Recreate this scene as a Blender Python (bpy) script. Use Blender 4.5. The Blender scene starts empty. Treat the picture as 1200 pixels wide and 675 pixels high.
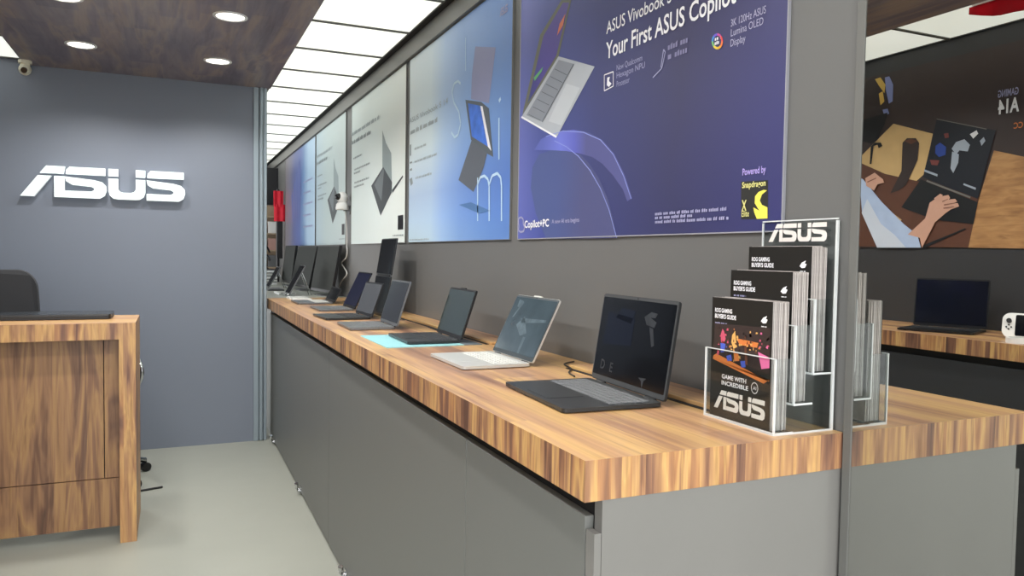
import bpy, bmesh, math, random
from mathutils import Vector, Matrix
random.seed(7)
C = bpy.context.scene.collection
PI = math.pi
# ------------------------------------------------------------------ camera model
FPX, YAW, PIT, ROL, H = 894.45, .41875, .04318, .01516, 1.3
def cam_axes():
    cy, sy = math.cos(YAW), math.sin(YAW)
    fw = Vector((sy, cy, 0)); rt = Vector((cy, -sy, 0)); up = Vector((0, 0, 1))
    f2 = fw*math.cos(PIT)-up*math.sin(PIT); u2 = up*math.cos(PIT)+fw*math.sin(PIT)
    r3 = rt*math.cos(ROL)+u2*math.sin(ROL); u3 = u2*math.cos(ROL)-rt*math.sin(ROL)
    return r3, u3, f2
RT, UP, FW = cam_axes()
def at(px, py, **k):                       # where the sight line of a measured point meets a real plane of the room
    d = RT*(px-600)-UP*(py-337.5)+FW*FPX
    a = list(k)[0]; i = 'xyz'.index(a); o = Vector((0, 0, H))
    return o+d*((k[a]-o[i])/d[i])
cd = bpy.data.cameras.new('camera'); cam = bpy.data.objects.new('camera', cd); C.objects.link(cam)
cd.sensor_width = 36; cd.lens = FPX/1200*36; cd.clip_start = .02
m = Matrix((( RT.x, UP.x, -FW.x, 0), (RT.y, UP.y, -FW.y, 0), (RT.z, UP.z, -FW.z, H), (0, 0, 0, 1)))
cam.matrix_world = m
S = bpy.context.scene; S.camera = cam
S.view_settings.view_transform = 'Standard'; S.view_settings.look = 'None'
S.view_settings.gamma = 1; S.view_settings.use_curve_mapping = False; S.view_settings.exposure = 0.82

# ------------------------------------------------------------------ dimensions
W = 1.168        # poster wall
ZC = 2.43        # ceiling
ZT = .972        # counter top
ZB = .904        # counter top underside
XA = .603        # counter top front edge
YA = 1.056       # counter top near end
XB = .625        # counter cabinet front
YL = 5.45        # logo wall
XO = -1.29       # opposite wall
# ------------------------------------------------------------------ materials
def lin(c):
    return tuple(((v/255)/12.92 if v/255 <= .04045 else ((v/255+.055)/1.055)**2.4) for v in c)+(1,)
def newmat(n):
    mt = bpy.data.materials.new(n); mt.use_nodes = True
    return mt, mt.node_tree.nodes, mt.node_tree.links, mt.node_tree.nodes['Principled BSDF']
def mat(n, col, rough=.5, metal=0, emit=0, noise=0, nscale=8, spec=.5, bump=0, coat=0):
    mt, N, L, P = newmat(n)
    P.inputs['Base Color'].default_value = lin(col); P.inputs['Roughness'].default_value = rough
    P.inputs['Metallic'].default_value = metal; P.inputs['Specular IOR Level'].default_value = spec
    P.inputs['Coat Weight'].default_value = coat
    if emit:
        P.inputs['Emission Color'].default_value = lin(col); P.inputs['Emission Strength'].default_value = emit
    tc = N.new('ShaderNodeTexCoord'); ns = N.new('ShaderNodeTexNoise'); ns.inputs['Scale'].default_value = nscale
    ns.inputs['Detail'].default_value = 4
    L.new(tc.outputs['Object'], ns.inputs['Vector'])
    a = noise if noise else .03
    mx = N.new('ShaderNodeMix'); mx.data_type = 'RGBA'
    c = lin(col)
    mx.inputs[6].default_value = tuple(v*(1-a) for v in c[:3])+(1,); mx.inputs[7].default_value = tuple(min(1, v*(1+a)) for v in c[:3])+(1,)
    L.new(ns.outputs['Fac'], mx.inputs[0]); L.new(mx.outputs[2], P.inputs['Base Color'])
    if bump:
        b = N.new('ShaderNodeBump'); b.inputs['Strength'].default_value = bump; b.inputs['Distance'].default_value = .002
        L.new(ns.outputs['Fac'], b.inputs['Height']); L.new(b.outputs['Normal'], P.inputs['Normal'])
    return mt
def ramp(N, stops, mode='LINEAR'):
    r = N.new('ShaderNodeValToRGB'); r.color_ramp.interpolation = mode
    e = r.color_ramp.elements
    while len(e) < len(stops): e.new(.5)
    for k, (p, c) in enumerate(stops): e[k].position = p; e[k].color = lin(c) if len(c) == 3 else c
    return r
def wood(n, grain, stops, across=9., fine=70., rough=.38, seed=0., swirl=.5, low=.35, block=.07, bamt=.35, fpow=.5, blen=None):
    """wood-print laminate; grain = index of the axis along which the fibres run; block = width of the staves"""
    mt, N, L, P = newmat(n)
    tc = N.new('ShaderNodeTexCoord')
    def ma(op, a, b, c=None):
        q = N.new('ShaderNodeMath'); q.operation = op
        for k, v in enumerate((a, b, c)):
            if v is None: continue
            if isinstance(v, (int, float)): q.inputs[k].default_value = v
            else: L.new(v, q.inputs[k])
        return q.outputs[0]
    def nz(sc, detail, dist, g):
        mp = N.new('ShaderNodeMapping'); s = [sc]*3; s[grain] = g
        mp.inputs['Scale'].default_value = s; mp.inputs['Location'].default_value = (seed, seed*1.7, seed*.6)
        L.new(tc.outputs['Object'], mp.inputs['Vector'])
        t = N.new('ShaderNodeTexNoise'); t.inputs['Scale'].default_value = 1; t.inputs['Detail'].default_value = detail
        t.inputs['Distortion'].default_value = dist; t.inputs['Roughness'].default_value = .55
        L.new(mp.outputs['Vector'], t.inputs['Vector']); return t
    a = nz(across, 3, swirl, low*2); b = nz(fine, 4, .4, low*6)
    sp = N.new('ShaderNodeSeparateXYZ'); L.new(tc.outputs['Object'], sp.inputs[0])
    ax = [sp.outputs[k] for k in range(3) if k != grain]
    def cell(w, off):
        q = ma('ADD', ma('ADD', ax[0], ax[1]), off)
        q = ma('FLOOR', ma('DIVIDE', q, w), 0)
        if blen:
            r = ma('FLOOR', ma('ADD', ma('DIVIDE', sp.outputs[grain], blen), ma('MULTIPLY', q, .37)), 0); q = ma('MULTIPLY_ADD', r, 17.3, q)
        wn = N.new('ShaderNodeTexWhiteNoise'); wn.noise_dimensions = '1D'; L.new(q, wn.inputs['W']); return wn.outputs['Value']
    c1, c2 = cell(block, 3.3+seed), cell(block*.43, 7.1+seed)
    f = ma('ADD', a.outputs['Fac'], ma('MULTIPLY', ma('SUBTRACT', ma('MULTIPLY_ADD', c2, .6, ma('MULTIPLY', c1, .8)), .7), bamt*.45))
    r = ramp(N, stops); L.new(f, r.inputs['Fac'])
    fr = ramp(N, [(.30, (150, 120, 96)), (.46, (228, 216, 204)), (.7, (255, 252, 244))]); L.new(b.outputs['Fac'], fr.inputs['Fac'])
    mx = N.new('ShaderNodeMix'); mx.data_type = 'RGBA'; mx.blend_type = 'MULTIPLY'; mx.inputs[0].default_value = fpow
    L.new(r.outputs['Color'], mx.inputs[6]); L.new(fr.outputs['Color'], mx.inputs[7]); L.new(mx.outputs[2], P.inputs['Base Color'])
    P.inputs['Roughness'].default_value = rough
    return mt
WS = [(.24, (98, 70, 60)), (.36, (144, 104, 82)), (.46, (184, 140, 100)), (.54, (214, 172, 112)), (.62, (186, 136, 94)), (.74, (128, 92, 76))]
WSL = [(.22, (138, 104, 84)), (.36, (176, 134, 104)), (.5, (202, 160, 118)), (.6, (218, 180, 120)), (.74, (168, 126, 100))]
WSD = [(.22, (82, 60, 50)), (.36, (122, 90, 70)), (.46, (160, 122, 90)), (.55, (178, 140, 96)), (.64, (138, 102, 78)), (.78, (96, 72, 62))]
M = {}
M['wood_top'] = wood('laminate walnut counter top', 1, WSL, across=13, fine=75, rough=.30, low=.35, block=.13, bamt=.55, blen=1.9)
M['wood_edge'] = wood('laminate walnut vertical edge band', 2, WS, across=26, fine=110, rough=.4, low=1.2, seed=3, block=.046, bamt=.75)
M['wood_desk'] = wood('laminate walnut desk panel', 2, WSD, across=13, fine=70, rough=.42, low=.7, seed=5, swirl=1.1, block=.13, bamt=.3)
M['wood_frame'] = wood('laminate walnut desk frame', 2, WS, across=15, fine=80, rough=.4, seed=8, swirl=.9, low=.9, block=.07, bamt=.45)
M['wood_desk_top'] = wood('laminate walnut desk top', 0, WSL, across=11, fine=90, rough=.26, seed=9)
M['wood_soffit'] = wood('dark walnut soffit panel', 1, [(.22, (98, 92, 106)), (.38, (118, 111, 124)), (.48, (136, 126, 132)), (.56, (156, 139, 130)), (.64, (128, 118, 128)), (.78, (104, 97, 110))], across=7, fine=36, rough=.36, low=.55, seed=2, swirl=.9, block=.17, bamt=.4, blen=.75, fpow=.4)
M['wall_grey'] = mat('warm grey wall laminate', (104, 104, 103), .42, noise=.03, nscale=3)
M['wall_blue'] = mat('slate blue grey wall laminate', (118, 125, 138), .5, noise=.04, nscale=1.5)
M['wall_dark'] = mat('charcoal wall laminate', (54, 54, 56), .5)
M['cab_grey'] = mat('grey cabinet laminate', (112, 113, 110), .42, noise=.03, nscale=2)
M['cab_end'] = mat('light grey glossy end panel', (122, 120, 117), .2, noise=.1, nscale=2.5)
M['reveal'] = mat('black shadow gap', (26, 26, 27), .7)
M['trim'] = mat('blue grey aluminium profile', (142, 154, 162), .35, .3)
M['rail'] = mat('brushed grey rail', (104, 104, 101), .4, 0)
M['floor'] = mat('pale grey green vinyl floor', (160, 162, 152), .42, noise=.06, nscale=3.5)
M['chrome'] = mat('chrome', (210, 212, 214), .12, 1)
M['black'] = mat('black plastic', (22, 22, 24), .4)
M['dark_alu'] = mat('dark graphite metal', (60, 62, 64), .35, .6)
M['mid_alu'] = mat('grey metal', (120, 122, 124), .35, .6)
M['silver'] = mat('pale silver metal', (206, 206, 200), .38, .35)
M['key'] = mat('dark keycaps', (52, 53, 56), .5)
M['key_grey'] = mat('grey keycaps', (118, 120, 122), .5)
M['key_light'] = mat('pale keycaps', (214, 214, 208), .5)
M['screen'] = mat('glossy black display glass', (14, 16, 20), .1, spec=.6)
M['screen_blue'] = mat('glossy dim blue display glass', (62, 76, 84), .12, spec=.7, noise=.4, nscale=9)  # blue-grey tint puts the screen's reflections into the glass colour
M['screen_teal'] = mat('glossy dim green grey display glass', (44, 56, 56), .1, spec=.8, noise=.4, nscale=9)
M['screen_mark'] = mat('faint grey picture on display', (48, 51, 56), .3, noise=.5, nscale=60)
M['screen_navy'] = mat('faint navy picture on display', (16, 21, 34), .12)
M['teal'] = mat('teal paper mat', (140, 196, 200), .6, noise=.08, nscale=9)
M['grey_mat'] = mat('grey blue card mat', (96, 106, 112), .6)
M['chair'] = mat('charcoal mesh fabric', (50, 51, 54), .8, noise=.12, nscale=120)
M['white'] = mat('white plastic', (238, 238, 236), .35)
M['cream'] = mat('cream plastic', (216, 212, 192), .4)
M['paper'] = mat('page edges', (206, 198, 194), .7, noise=.25, nscale=60)
M['paper2'] = mat('page edges greyer', (176, 168, 164), .7, noise=.3, nscale=60)
M['cover'] = mat('near black printed cover', (36, 35, 33), .3)
M['ink_white'] = mat('white print', (236, 236, 240), .5)
M['ink_soft'] = mat('soft lavender print', (160, 160, 196), .5)
M['ink_grey'] = mat('grey print', (140, 150, 154), .5)
M['ink_mid'] = mat('mid grey print', (168, 180, 184), .5)
M['yellow'] = mat('yellow print', (236, 226, 90), .5)
M['yellow_soft'] = mat('pale yellow print', (222, 218, 140), .5)
M['orange'] = mat('orange print', (206, 120, 60), .5)
M['amber'] = mat('amber print', (216, 168, 96), .5, noise=.2, nscale=20)
M['pink'] = mat('pink print', (222, 110, 160), .5)
M['magenta'] = mat('red pink print', (200, 84, 110), .5)
M['bluep'] = mat('blue print', (72, 92, 190), .5)
M['brownp'] = mat('brown print', (92, 56, 40), .5, noise=.25, nscale=12)
M['darkbrownp'] = mat('dark brown print', (52, 40, 38), .5, noise=.25, nscale=8)
M['tanp'] = mat('tan print', (206, 172, 118), .5, noise=.15, nscale=14)
M['woodp'] = wood('printed table wood', 0, [(.3, (148, 104, 66)), (.5, (190, 146, 98)), (.7, (160, 116, 76))], across=16, fine=50, seed=4, low=1.5, bamt=0)
M['skinp'] = mat('skin tone print', (206, 160, 138), .5, noise=.1, nscale=20)
M['shirtp'] = mat('pale blue shirt print', (178, 196, 226), .5, noise=.14, nscale=12)
M['blackp'] = mat('black print', (24, 24, 28), .4)
M['dimbluep'] = mat('dim blue print', (44, 70, 150), .4)
M['silverp'] = mat('silver print', (166, 176, 190), .5)
M['slatep'] = mat('slate print', (84, 92, 100), .5)
M['red'] = mat('bright red fabric', (226, 24, 50), .6, noise=.15, nscale=14)
M['beige'] = mat('beige shelving', (172, 152, 128), .6, noise=.2, nscale=14)
M['pinkbox'] = mat('dusty pink carton', (190, 150, 140), .6)
M['cord_white'] = mat('white cord', (206, 206, 202), .4)
M['logo'] = mat('lit white sign letter', (236, 244, 244), .35, emit=.22)
M['lens'] = mat('dark lens', (24, 26, 30), .15)
M['pale_counter'] = mat('pale grey counter laminate', (186, 188, 178), .4)
M['logo_print'] = mat('white cover logo print', (226, 220, 214), .4)
def panel_mat():
    mt, N, L, P = newmat('translucent light membrane')
    c = lin((245, 247, 234)); P.inputs['Base Color'].default_value = lin((225, 226, 214)); P.inputs['Roughness'].default_value = .6
    tc = N.new('ShaderNodeTexCoord'); ns = N.new('ShaderNodeTexNoise'); ns.inputs['Scale'].default_value = 1.6; L.new(tc.outputs['Object'], ns.inputs['Vector'])
    r = ramp(N, [(.3, (238, 241, 232)), (.7, (248, 251, 245))]); L.new(ns.outputs['Fac'], r.inputs['Fac'])
    L.new(r.outputs['Color'], P.inputs['Emission Color']); P.inputs['Emission Strength'].default_value = .56
    return mt
M['panel'] = panel_mat()
mt, N, L, P = newmat('warm white lamp disc'); P.inputs['Emission Color'].default_value = lin((255, 250, 240)); P.inputs['Emission Strength'].default_value = 4
ns = N.new('ShaderNodeTexNoise'); M['lamp'] = mt
mt, N, L, P = newmat('silvered mirror'); P.inputs['Metallic'].default_value = 1; P.inputs['Roughness'].default_value = .0
P.inputs['Base Color'].default_value = (.58, .59, .57, 1); ns = N.new('ShaderNodeTexNoise'); M['mirror'] = mt
def acrylic():
    mt, N, L, P = newmat('clear acrylic sheet'); out = N['Material Output']
    t = N.new('ShaderNodeBsdfTransparent'); t.inputs['Color'].default_value = (.93, .95, .95, 1)
    g = N.new('ShaderNodeBsdfGlossy'); g.inputs['Roughness'].default_value = .04
    lw = N.new('ShaderNodeLayerWeight'); lw.inputs['Blend'].default_value = .5
    pw = N.new('ShaderNodeMath'); pw.operation = 'POWER'; pw.inputs[1].default_value = 4; L.new(lw.outputs['Facing'], pw.inputs[0])
    ml = N.new('ShaderNodeMath'); ml.operation = 'MULTIPLY_ADD'; ml.inputs[1].default_value = .5; ml.inputs[2].default_value = .03; L.new(pw.outputs[0], ml.inputs[0])
    mx = N.new('ShaderNodeMixShader'); L.new(ml.outputs[0], mx.inputs[0]); L.new(t.outputs[0], mx.inputs[1]); L.new(g.outputs[0], mx.inputs[2])
    L.new(mx.outputs[0], out.inputs['Surface']); return mt
M['acrylic'] = acrylic()
def acr_edge():
    mt, N, L, P = newmat('polished acrylic edge'); out = N['Material Output']
    P.inputs['Base Color'].default_value = lin((232, 235, 235)); P.inputs['Roughness'].default_value = .15
    t = N.new('ShaderNodeBsdfTransparent'); mx = N.new('ShaderNodeMixShader'); mx.inputs[0].default_value = .8
    L.new(t.outputs[0], mx.inputs[1]); L.new(P.outputs[0], mx.inputs[2]); L.new(mx.outputs[0], out.inputs['Surface']); return mt
M['acr_edge'] = acr_edge()
def grad_print(n, w, h, ustops, vdark=None, noise=.06, seed=0.):
    """printed colour field running across the sheet (u) with a second field up the sheet (v)"""
    mt, N, L, P = newmat(n); P.inputs['Roughness'].default_value = .42
    tc = N.new('ShaderNodeTexCoord'); sp = N.new('ShaderNodeSeparateXYZ'); L.new(tc.outputs['Object'], sp.inputs[0])
    ns = N.new('ShaderNodeTexNoise'); ns.inputs['Scale'].default_value = 1.7; L.new(tc.outputs['Object'], ns.inputs['Vector'])
    def ma(op, a, b):
        q = N.new('ShaderNodeMath'); q.operation = op
        for k, v in ((0, a), (1, b)):
            if isinstance(v, (int, float)): q.inputs[k].default_value = v
            else: L.new(v, q.inputs[k])
        return q.outputs[0]
    u = ma('DIVIDE', sp.outputs['X'], w); v = ma('DIVIDE', sp.outputs['Z'], h)
    u = ma('ADD', u, ma('MULTIPLY', ma('SUBTRACT', ns.outputs['Fac'], .5), noise*3))
    r = ramp(N, ustops); L.new(u, r.inputs['Fac'])
    if vdark:
        r2 = ramp(N, vdark); L.new(v, r2.inputs['Fac'])
        mx = N.new('ShaderNodeMix'); mx.data_type = 'RGBA'; mx.blend_type = 'MULTIPLY'; mx.inputs[0].default_value = 1
        L.new(r.outputs['Color'], mx.inputs[6]); L.new(r2.outputs['Color'], mx.inputs[7]); L.new(mx.outputs[2], P.inputs['Base Color'])
    else: L.new(r.outputs['Color'], P.inputs['Base Color'])
    return mt

# ------------------------------------------------------------------ mesh helpers
class MB:
    def __init__(s, mats=None): s.bm = bmesh.new(); s.mi = 0
    def box(s, x0, x1, y0, y1, z0, z1, mi=0, bev=0, T=None):
        r = bmesh.ops.create_cube(s.bm, size=1); vs = r['verts']
        for v in vs: v.co = Vector(((x0+x1)/2+v.co.x*(x1-x0), (y0+y1)/2+v.co.y*(y1-y0), (z0+z1)/2+v.co.z*(z1-z0)))
        fs = set(f for v in vs for f in v.link_faces)
        for f in fs: f.material_index = mi
        if bev:
            es = list(set(e for v in vs for e in v.link_edges))
            rr = bmesh.ops.bevel(s.bm, geom=es, offset=bev, segments=2, affect='EDGES', profile=.5)
            for f in rr['faces']: f.material_index = mi
            vs = list(set(v for f in rr['faces'] for v in f.verts) | set(v for v in vs if v.is_valid))
        if T:
            for v in vs: v.co = T @ v.co
        return s
    def prism(s, pts, axis, a, b, mi=0, T=None):
        """extrude a 2-D outline along an axis from a to b; pts in the other two axes in order"""
        def P(p, t):
            q = [p[0], p[1]]; q.insert(axis, t); return Vector(q)
        v0 = [s.bm.verts.new(P(p, a)) for p in pts]; v1 = [s.bm.verts.new(P(p, b)) for p in pts]
        n = len(pts); fs = [s.bm.faces.new(v0), s.bm.faces.new(v1[::-1])]
        for i in range(n): fs.append(s.bm.faces.new((v0[i], v1[i], v1[(i+1) % n], v0[(i+1) % n])))
        for f in fs: f.material_index = mi
        if T:
            for v in v0+v1: v.co = T @ v.co
        return s
    def flat(s, pts, d, mi=0):            # printed shape in the local XZ plane at depth d (y = -d)
        vs = [s.bm.verts.new((p[0], -d, p[1])) for p in pts]
        f = s.bm.faces.new(vs); f.material_index = mi; return s
    def cyl(s, p0, p1, r, r2=None, seg=20, mi=0):
        p0, p1 = Vector(p0), Vector(p1); d = p1-p0
        q = d.to_track_quat('Z', 'Y').to_matrix().to_4x4(); q.translation = (p0+p1)/2
        rr = bmesh.ops.create_cone(s.bm, cap_ends=True, segments=seg, radius1=r, radius2=r if r2 is None else r2, depth=d.length, matrix=q)
        for f in set(f for v in rr['verts'] for f in v.link_faces): f.material_index = mi
        return s
    def ball(s, c, r, sc=(1, 1, 1), mi=0, seg=20):
        mm = Matrix.Translation(c) @ Matrix.Diagonal((sc[0], sc[1], sc[2], 1))
        rr = bmesh.ops.create_uvsphere(s.bm, u_segments=seg, v_segments=seg//2, radius=r, matrix=mm)
        for f in set(f for v in rr['verts'] for f in v.link_faces): f.material_index = mi; f.smooth = True
        return s
    def tube(s, path, r, seg=8, mi=0):
        path = [Vector(p) for p in path]; rings = []; n0 = None
        for i, p in enumerate(path):
            t = (path[min(i+1, len(path)-1)]-path[max(i-1, 0)]).normalized()
            if n0 is None: n0 = t.orthogonal().normalized()
            n0 = (n0-t*n0.dot(t)).normalized(); b = t.cross(n0)
            rings.append([s.bm.verts.new(p+(n0*math.cos(a)+b*math.sin(a))*r) for a in [2*PI*k/seg for k in range(seg)]])
        for i in range(len(rings)-1):
            for k in range(seg):
                f = s.bm.faces.new((rings[i][k], rings[i][(k+1) % seg], rings[i+1][(k+1) % seg], rings[i+1][k])); f.smooth = True; f.material_index = mi
        for rg in (rings[0][::-1], rings[-1]):
            f = s.bm.faces.new(rg); f.material_index = mi
        return s
    def build(s, name, mats, parent=None, loc=(0, 0, 0), smooth=False, fixn=True):
        me = bpy.data.meshes.new(name)
        if fixn: bmesh.ops.recalc_face_normals(s.bm, faces=s.bm.faces[:])
        s.bm.to_mesh(me); s.bm.free()
        if not isinstance(mats, (list, tuple)): mats = [mats]
        for q in mats: me.materials.append(q)
        if smooth:
            for p in me.polygons: p.use_smooth = True
        o = bpy.data.objects.new(name, me); C.objects.link(o); o.location = loc
        if parent: o.parent = parent
        return o
def spline(pts, n=8):
    pts = [Vector(p) for p in pts]; out = []
    for i in range(len(pts)-1):
        a = pts[max(i-1, 0)]; b = pts[i]; c = pts[i+1]; d = pts[min(i+2, len(pts)-1)]
        for k in range(n):
            t = k/n
            out.append(.5*((2*b)+(c-a)*t+(2*a-5*b+4*c-d)*t*t+(3*b-a-3*c+d)*t**3))
    out.append(pts[-1]); return out
def rrect(x0, x1, y0, y1, r, n=5):
    o = []
    for cx, cy, a0 in ((x1-r, y1-r, 0), (x0+r, y1-r, PI/2), (x0+r, y0+r, PI), (x1-r, y0+r, 1.5*PI)):
        for k in range(n+1):
            a = a0+PI/2*k/n; o.append((cx+r*math.cos(a), cy+r*math.sin(a)))
    return o
def thing(name, label, cat, loc=(0, 0, 0), rz=0, group=None):
    o = bpy.data.objects.new(name, None); C.objects.link(o); o.location = loc; o.rotation_euler = (0, 0, rz)
    o.empty_display_size = .05; return tag(o, label, cat, group)
def tag(o, label, cat, group=None):
    o['label'] = label; o['category'] = cat
    if group: o['group'] = group
    return o
def struct(o): o['kind'] = 'structure'; return o
def lab(o, l): o['label'] = l; return o
def text_mesh(body, bold=0., shear=0., spacing=1.):
    cu = bpy.data.curves.new('lettering', 'FONT'); cu.body = body; cu.size = 1; cu.offset = bold; cu.shear = shear; cu.space_character = spacing
    cu.resolution_u = 3
    o = bpy.data.objects.new('lettering', cu); C.objects.link(o)
    bpy.context.view_layer.update(); dg = bpy.context.evaluated_depsgraph_get()
    me = bpy.data.meshes.new_from_object(o.evaluated_get(dg)); bpy.data.objects.remove(o); bpy.data.curves.remove(cu)
    return me
def text(name, body, u0, v0, height, mt, parent, width=None, ref=None, d=.002, bold=0., shear=0., T=None, thick=0):
    """lettering in the local XZ plane: left edge u0, baseline v0, cap height 'height'; width (of ref or body) sets the stretch"""
    me = text_mesh(body, bold, shear); sx = height/.72
    if width is not None:
        rm = text_mesh(ref or body, bold, shear); xs = [v.co.x for v in rm.vertices]; sx = width/(max(xs)-min(xs)); bpy.data.meshes.remove(rm)
    x0 = min(v.co.x for v in me.vertices); sy = height/.72
    for v in me.vertices:
        p = Vector((u0+(v.co.x-x0)*sx, -d, v0+v.co.y*sy)); v.co = T @ p if T else p
    me.materials.clear(); me.materials.append(mt); me.name = name
    o = bpy.data.objects.new(name, me); C.objects.link(o); o.parent = parent
    return o
LOGO = [  # each entry: list of outlines making one letter, unit height
    [[(0, 0), (.42, 0), (.96, .68), (.54, .68)], [(.60, .76), (.80, 1.0), (1.38, 1.0), (1.33, .76)], [(1.04, .68), (1.36, .68), (1.36, .22), (1.36, 0), (1.04, 0)]],
    [[(1.40, .76), (1.42, .90), (1.52, 1.0), (2.66, 1.0), (2.66, .76)],
     [(1.37, .68), (2.30, .60), (2.56, .54), (2.68, .42), (2.70, .28), (2.64, .10), (2.48, 0), (1.37, 0), (1.37, .22), (2.20, .22), (2.30, .27), (2.30, .33), (2.20, .38), (1.60, .42), (1.42, .52)]],
    [[(2.76, 1.0), (3.08, 1.0), (3.08, .76), (2.76, .76)], [(3.66, 1.0), (3.98, 1.0), (3.98, .76), (3.66, .76)],
     [(2.76, .68), (3.08, .68), (3.08, .34), (3.14, .26), (3.24, .23), (3.50, .23), (3.60, .26), (3.66, .34), (3.66, .68), (3.98, .68), (3.98, .26), (3.92, .10), (3.78, .01), (3.64, 0), (3.08, 0), (2.92, .02), (2.80, .12), (2.76, .28)]],
    [[(4.04, .76), (4.06, .90), (4.16, 1.0), (5.30, 1.0), (5.30, .76)],
     [(4.02, .68), (4.94, .60), (5.20, .54), (5.33, .42), (5.35, .28), (5.29, .10), (5.12, 0), (4.02, 0), (4.02, .22), (4.84, .22), (4.94, .27), (4.94, .33), (4.84, .38), (4.24, .42), (4.06, .52)]]]
def logo_flat(u0, v0, w, h, d, mt, parent, name='logo_lettering'):
    b = MB()
    for let in LOGO:
        for o in let: b.flat([(u0+x/5.35*w, v0+z*h) for x, z in o], d)
    b.bm.normal_update(); bmesh.ops.triangulate(b.bm, faces=b.bm.faces[:])
    return b.build(name, mt, parent, fixn=False)
def words(b, u0, u1, v, hgt, d, mi=0, seed=1):
    """a line of print too small to read: a row of short word-like strokes"""
    r = random.Random(seed); u = u0
    while u < u1:
        w = min(r.uniform(1.2, 4.)*hgt, u1-u); n = max(1, int(w/(hgt*.62)))
        for k in range(n):
            a = u+k*w/n; c = a+w/n*.72
            b.flat([(a, v), (c, v), (c, v+hgt*r.choice((.7, .7, 1.))), (a, v+hgt*.72)], d, mi)
        u += w+hgt*.6
    return b

# ------------------------------------------------------------------ the setting
YN = -1.4      # how far the stand is built towards the viewer
fl = MB().box(-4, 4, -4, 13, -.05, 0).build('floor', M['floor']); struct(fl)
wr = struct(MB().box(W, W+.12, -1.4, 11, 0, ZC+.12).build('wall_right', M['wall_grey']))
wl = struct(MB().box(XO-.12, XO, .3, YL, 0, ZC+.12).build('wall_left', M['wall_dark']))
wb = struct(MB().box(XO-.12, .5, YL, YL+.12, 0, ZC+.05).build('wall_back', M['wall_blue']))
b = MB()
b.box(.50, .535, YL-.012, YL+.14, 0, ZC-.002, 0, .004); b.box(.537, .565, YL-.02, YL+.14, 0, ZC-.002, 0, .01); b.box(.567, .588, YL-.008, YL+.14, 0, ZC-.002, 0, .004)
tr = struct(b.build('trim_1', M['trim']))
cp = struct(MB().box(.497, .592, YL-.026, YL+.1, ZC-.018, ZC-.0005, 0, .002).build('trim_2', M['cream']))
# ceiling slab with the dark carrier grid
ce = struct(MB().box(-2.2, W+.12, -1.4, 11, ZC+.012, ZC+.12).build('ceiling', M['reveal']))
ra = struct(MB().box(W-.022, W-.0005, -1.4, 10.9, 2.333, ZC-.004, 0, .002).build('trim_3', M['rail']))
dk = struct(MB().box(W-.05, W-.0005, -1.4, 10.9, ZC-.003, ZC+.011).build('gap_shade', M['reveal']))  # dark strip standing in for the shade in the gap beside the ceiling
# far end of the hall
fw = struct(MB().box(-1.5, 2.2, 10.8, 10.92, 0, ZC+.1).build('wall_far', mat('dark mall wall', (66, 66, 70), .6)))
# soffit: thin dark wood board over the desk zone
SX0, SX1 = -.81, .61
sf = MB().box(SX0, SX1, -1.4, YL-.001, ZC-.03, ZC+.011)
so = sf.build('wood_soffit', M['wood_soffit']); tag(so, 'dark walnut ceiling board carrying the round downlights above the desk', 'ceiling board')
# luminous panels
ORD = ['first', 'second', 'third', 'fourth', 'fifth', 'sixth', 'seventh', 'eighth', 'ninth', 'tenth', 'eleventh', 'twelfth', 'thirteenth', 'fourteenth', 'fifteenth', 'sixteenth']
def ceil_panel(x0, x1, y0, y1, label, group):
    t = thing('ceiling_light_panel', label, 'ceiling light', ((x0+x1)/2, (y0+y1)/2, ZC), 0, group)
    w, l = (x1-x0)/2, (y1-y0)/2
    bb = MB(); bb.box(-w, w, -l, -l+.010, -.006, .011); bb.box(-w, w, l-.010, l, -.006, .011)
    bb.box(-w, -w+.006, -l+.010, l-.010, -.004, .011); bb.box(w-.006, w, -l+.010, l-.010, -.004, .011)
    bb.build('frame', FR, t)
    d = MB(); d.box(-w+.006, w-.006, -l+.010, l-.010, .000, .008).build('diffuser', M['panel'], t)
    return t
FR = mat('dark grey panel frame', (84, 84, 78), .5)
S0 = 5.512-.03
for k in range(12):
    y1 = S0-.546*k; y0 = y1-.546
    if y0 < -1.38: break
    ceil_panel(SX1+.002, W-.052, y0, y1, ORD[k]+' luminous ceiling panel of the row along the posters, counted from the logo wall towards the viewer', 'luminous ceiling panels above the poster wall')
for k in range(9):
    y0 = S0+.552*k; y1 = y0+.552
    if y1 > 10.7: break
    ceil_panel(SX1+.002-.55*0, W-.052, y0, y1, ORD[k]+' luminous ceiling panel beyond the logo wall, counted from its end column', 'luminous ceiling panels beyond the logo wall')
for k in range(12):
    y1 = YL-.03-.546*k; y0 = y1-.546
    if y0 < -1.38: break
    ceil_panel(XO+.01, SX0-.002, y0, y1, ORD[k]+' luminous ceiling panel of the row left of the dark wood board, counted from the logo wall', 'luminous ceiling panels left of the wood board')
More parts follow.
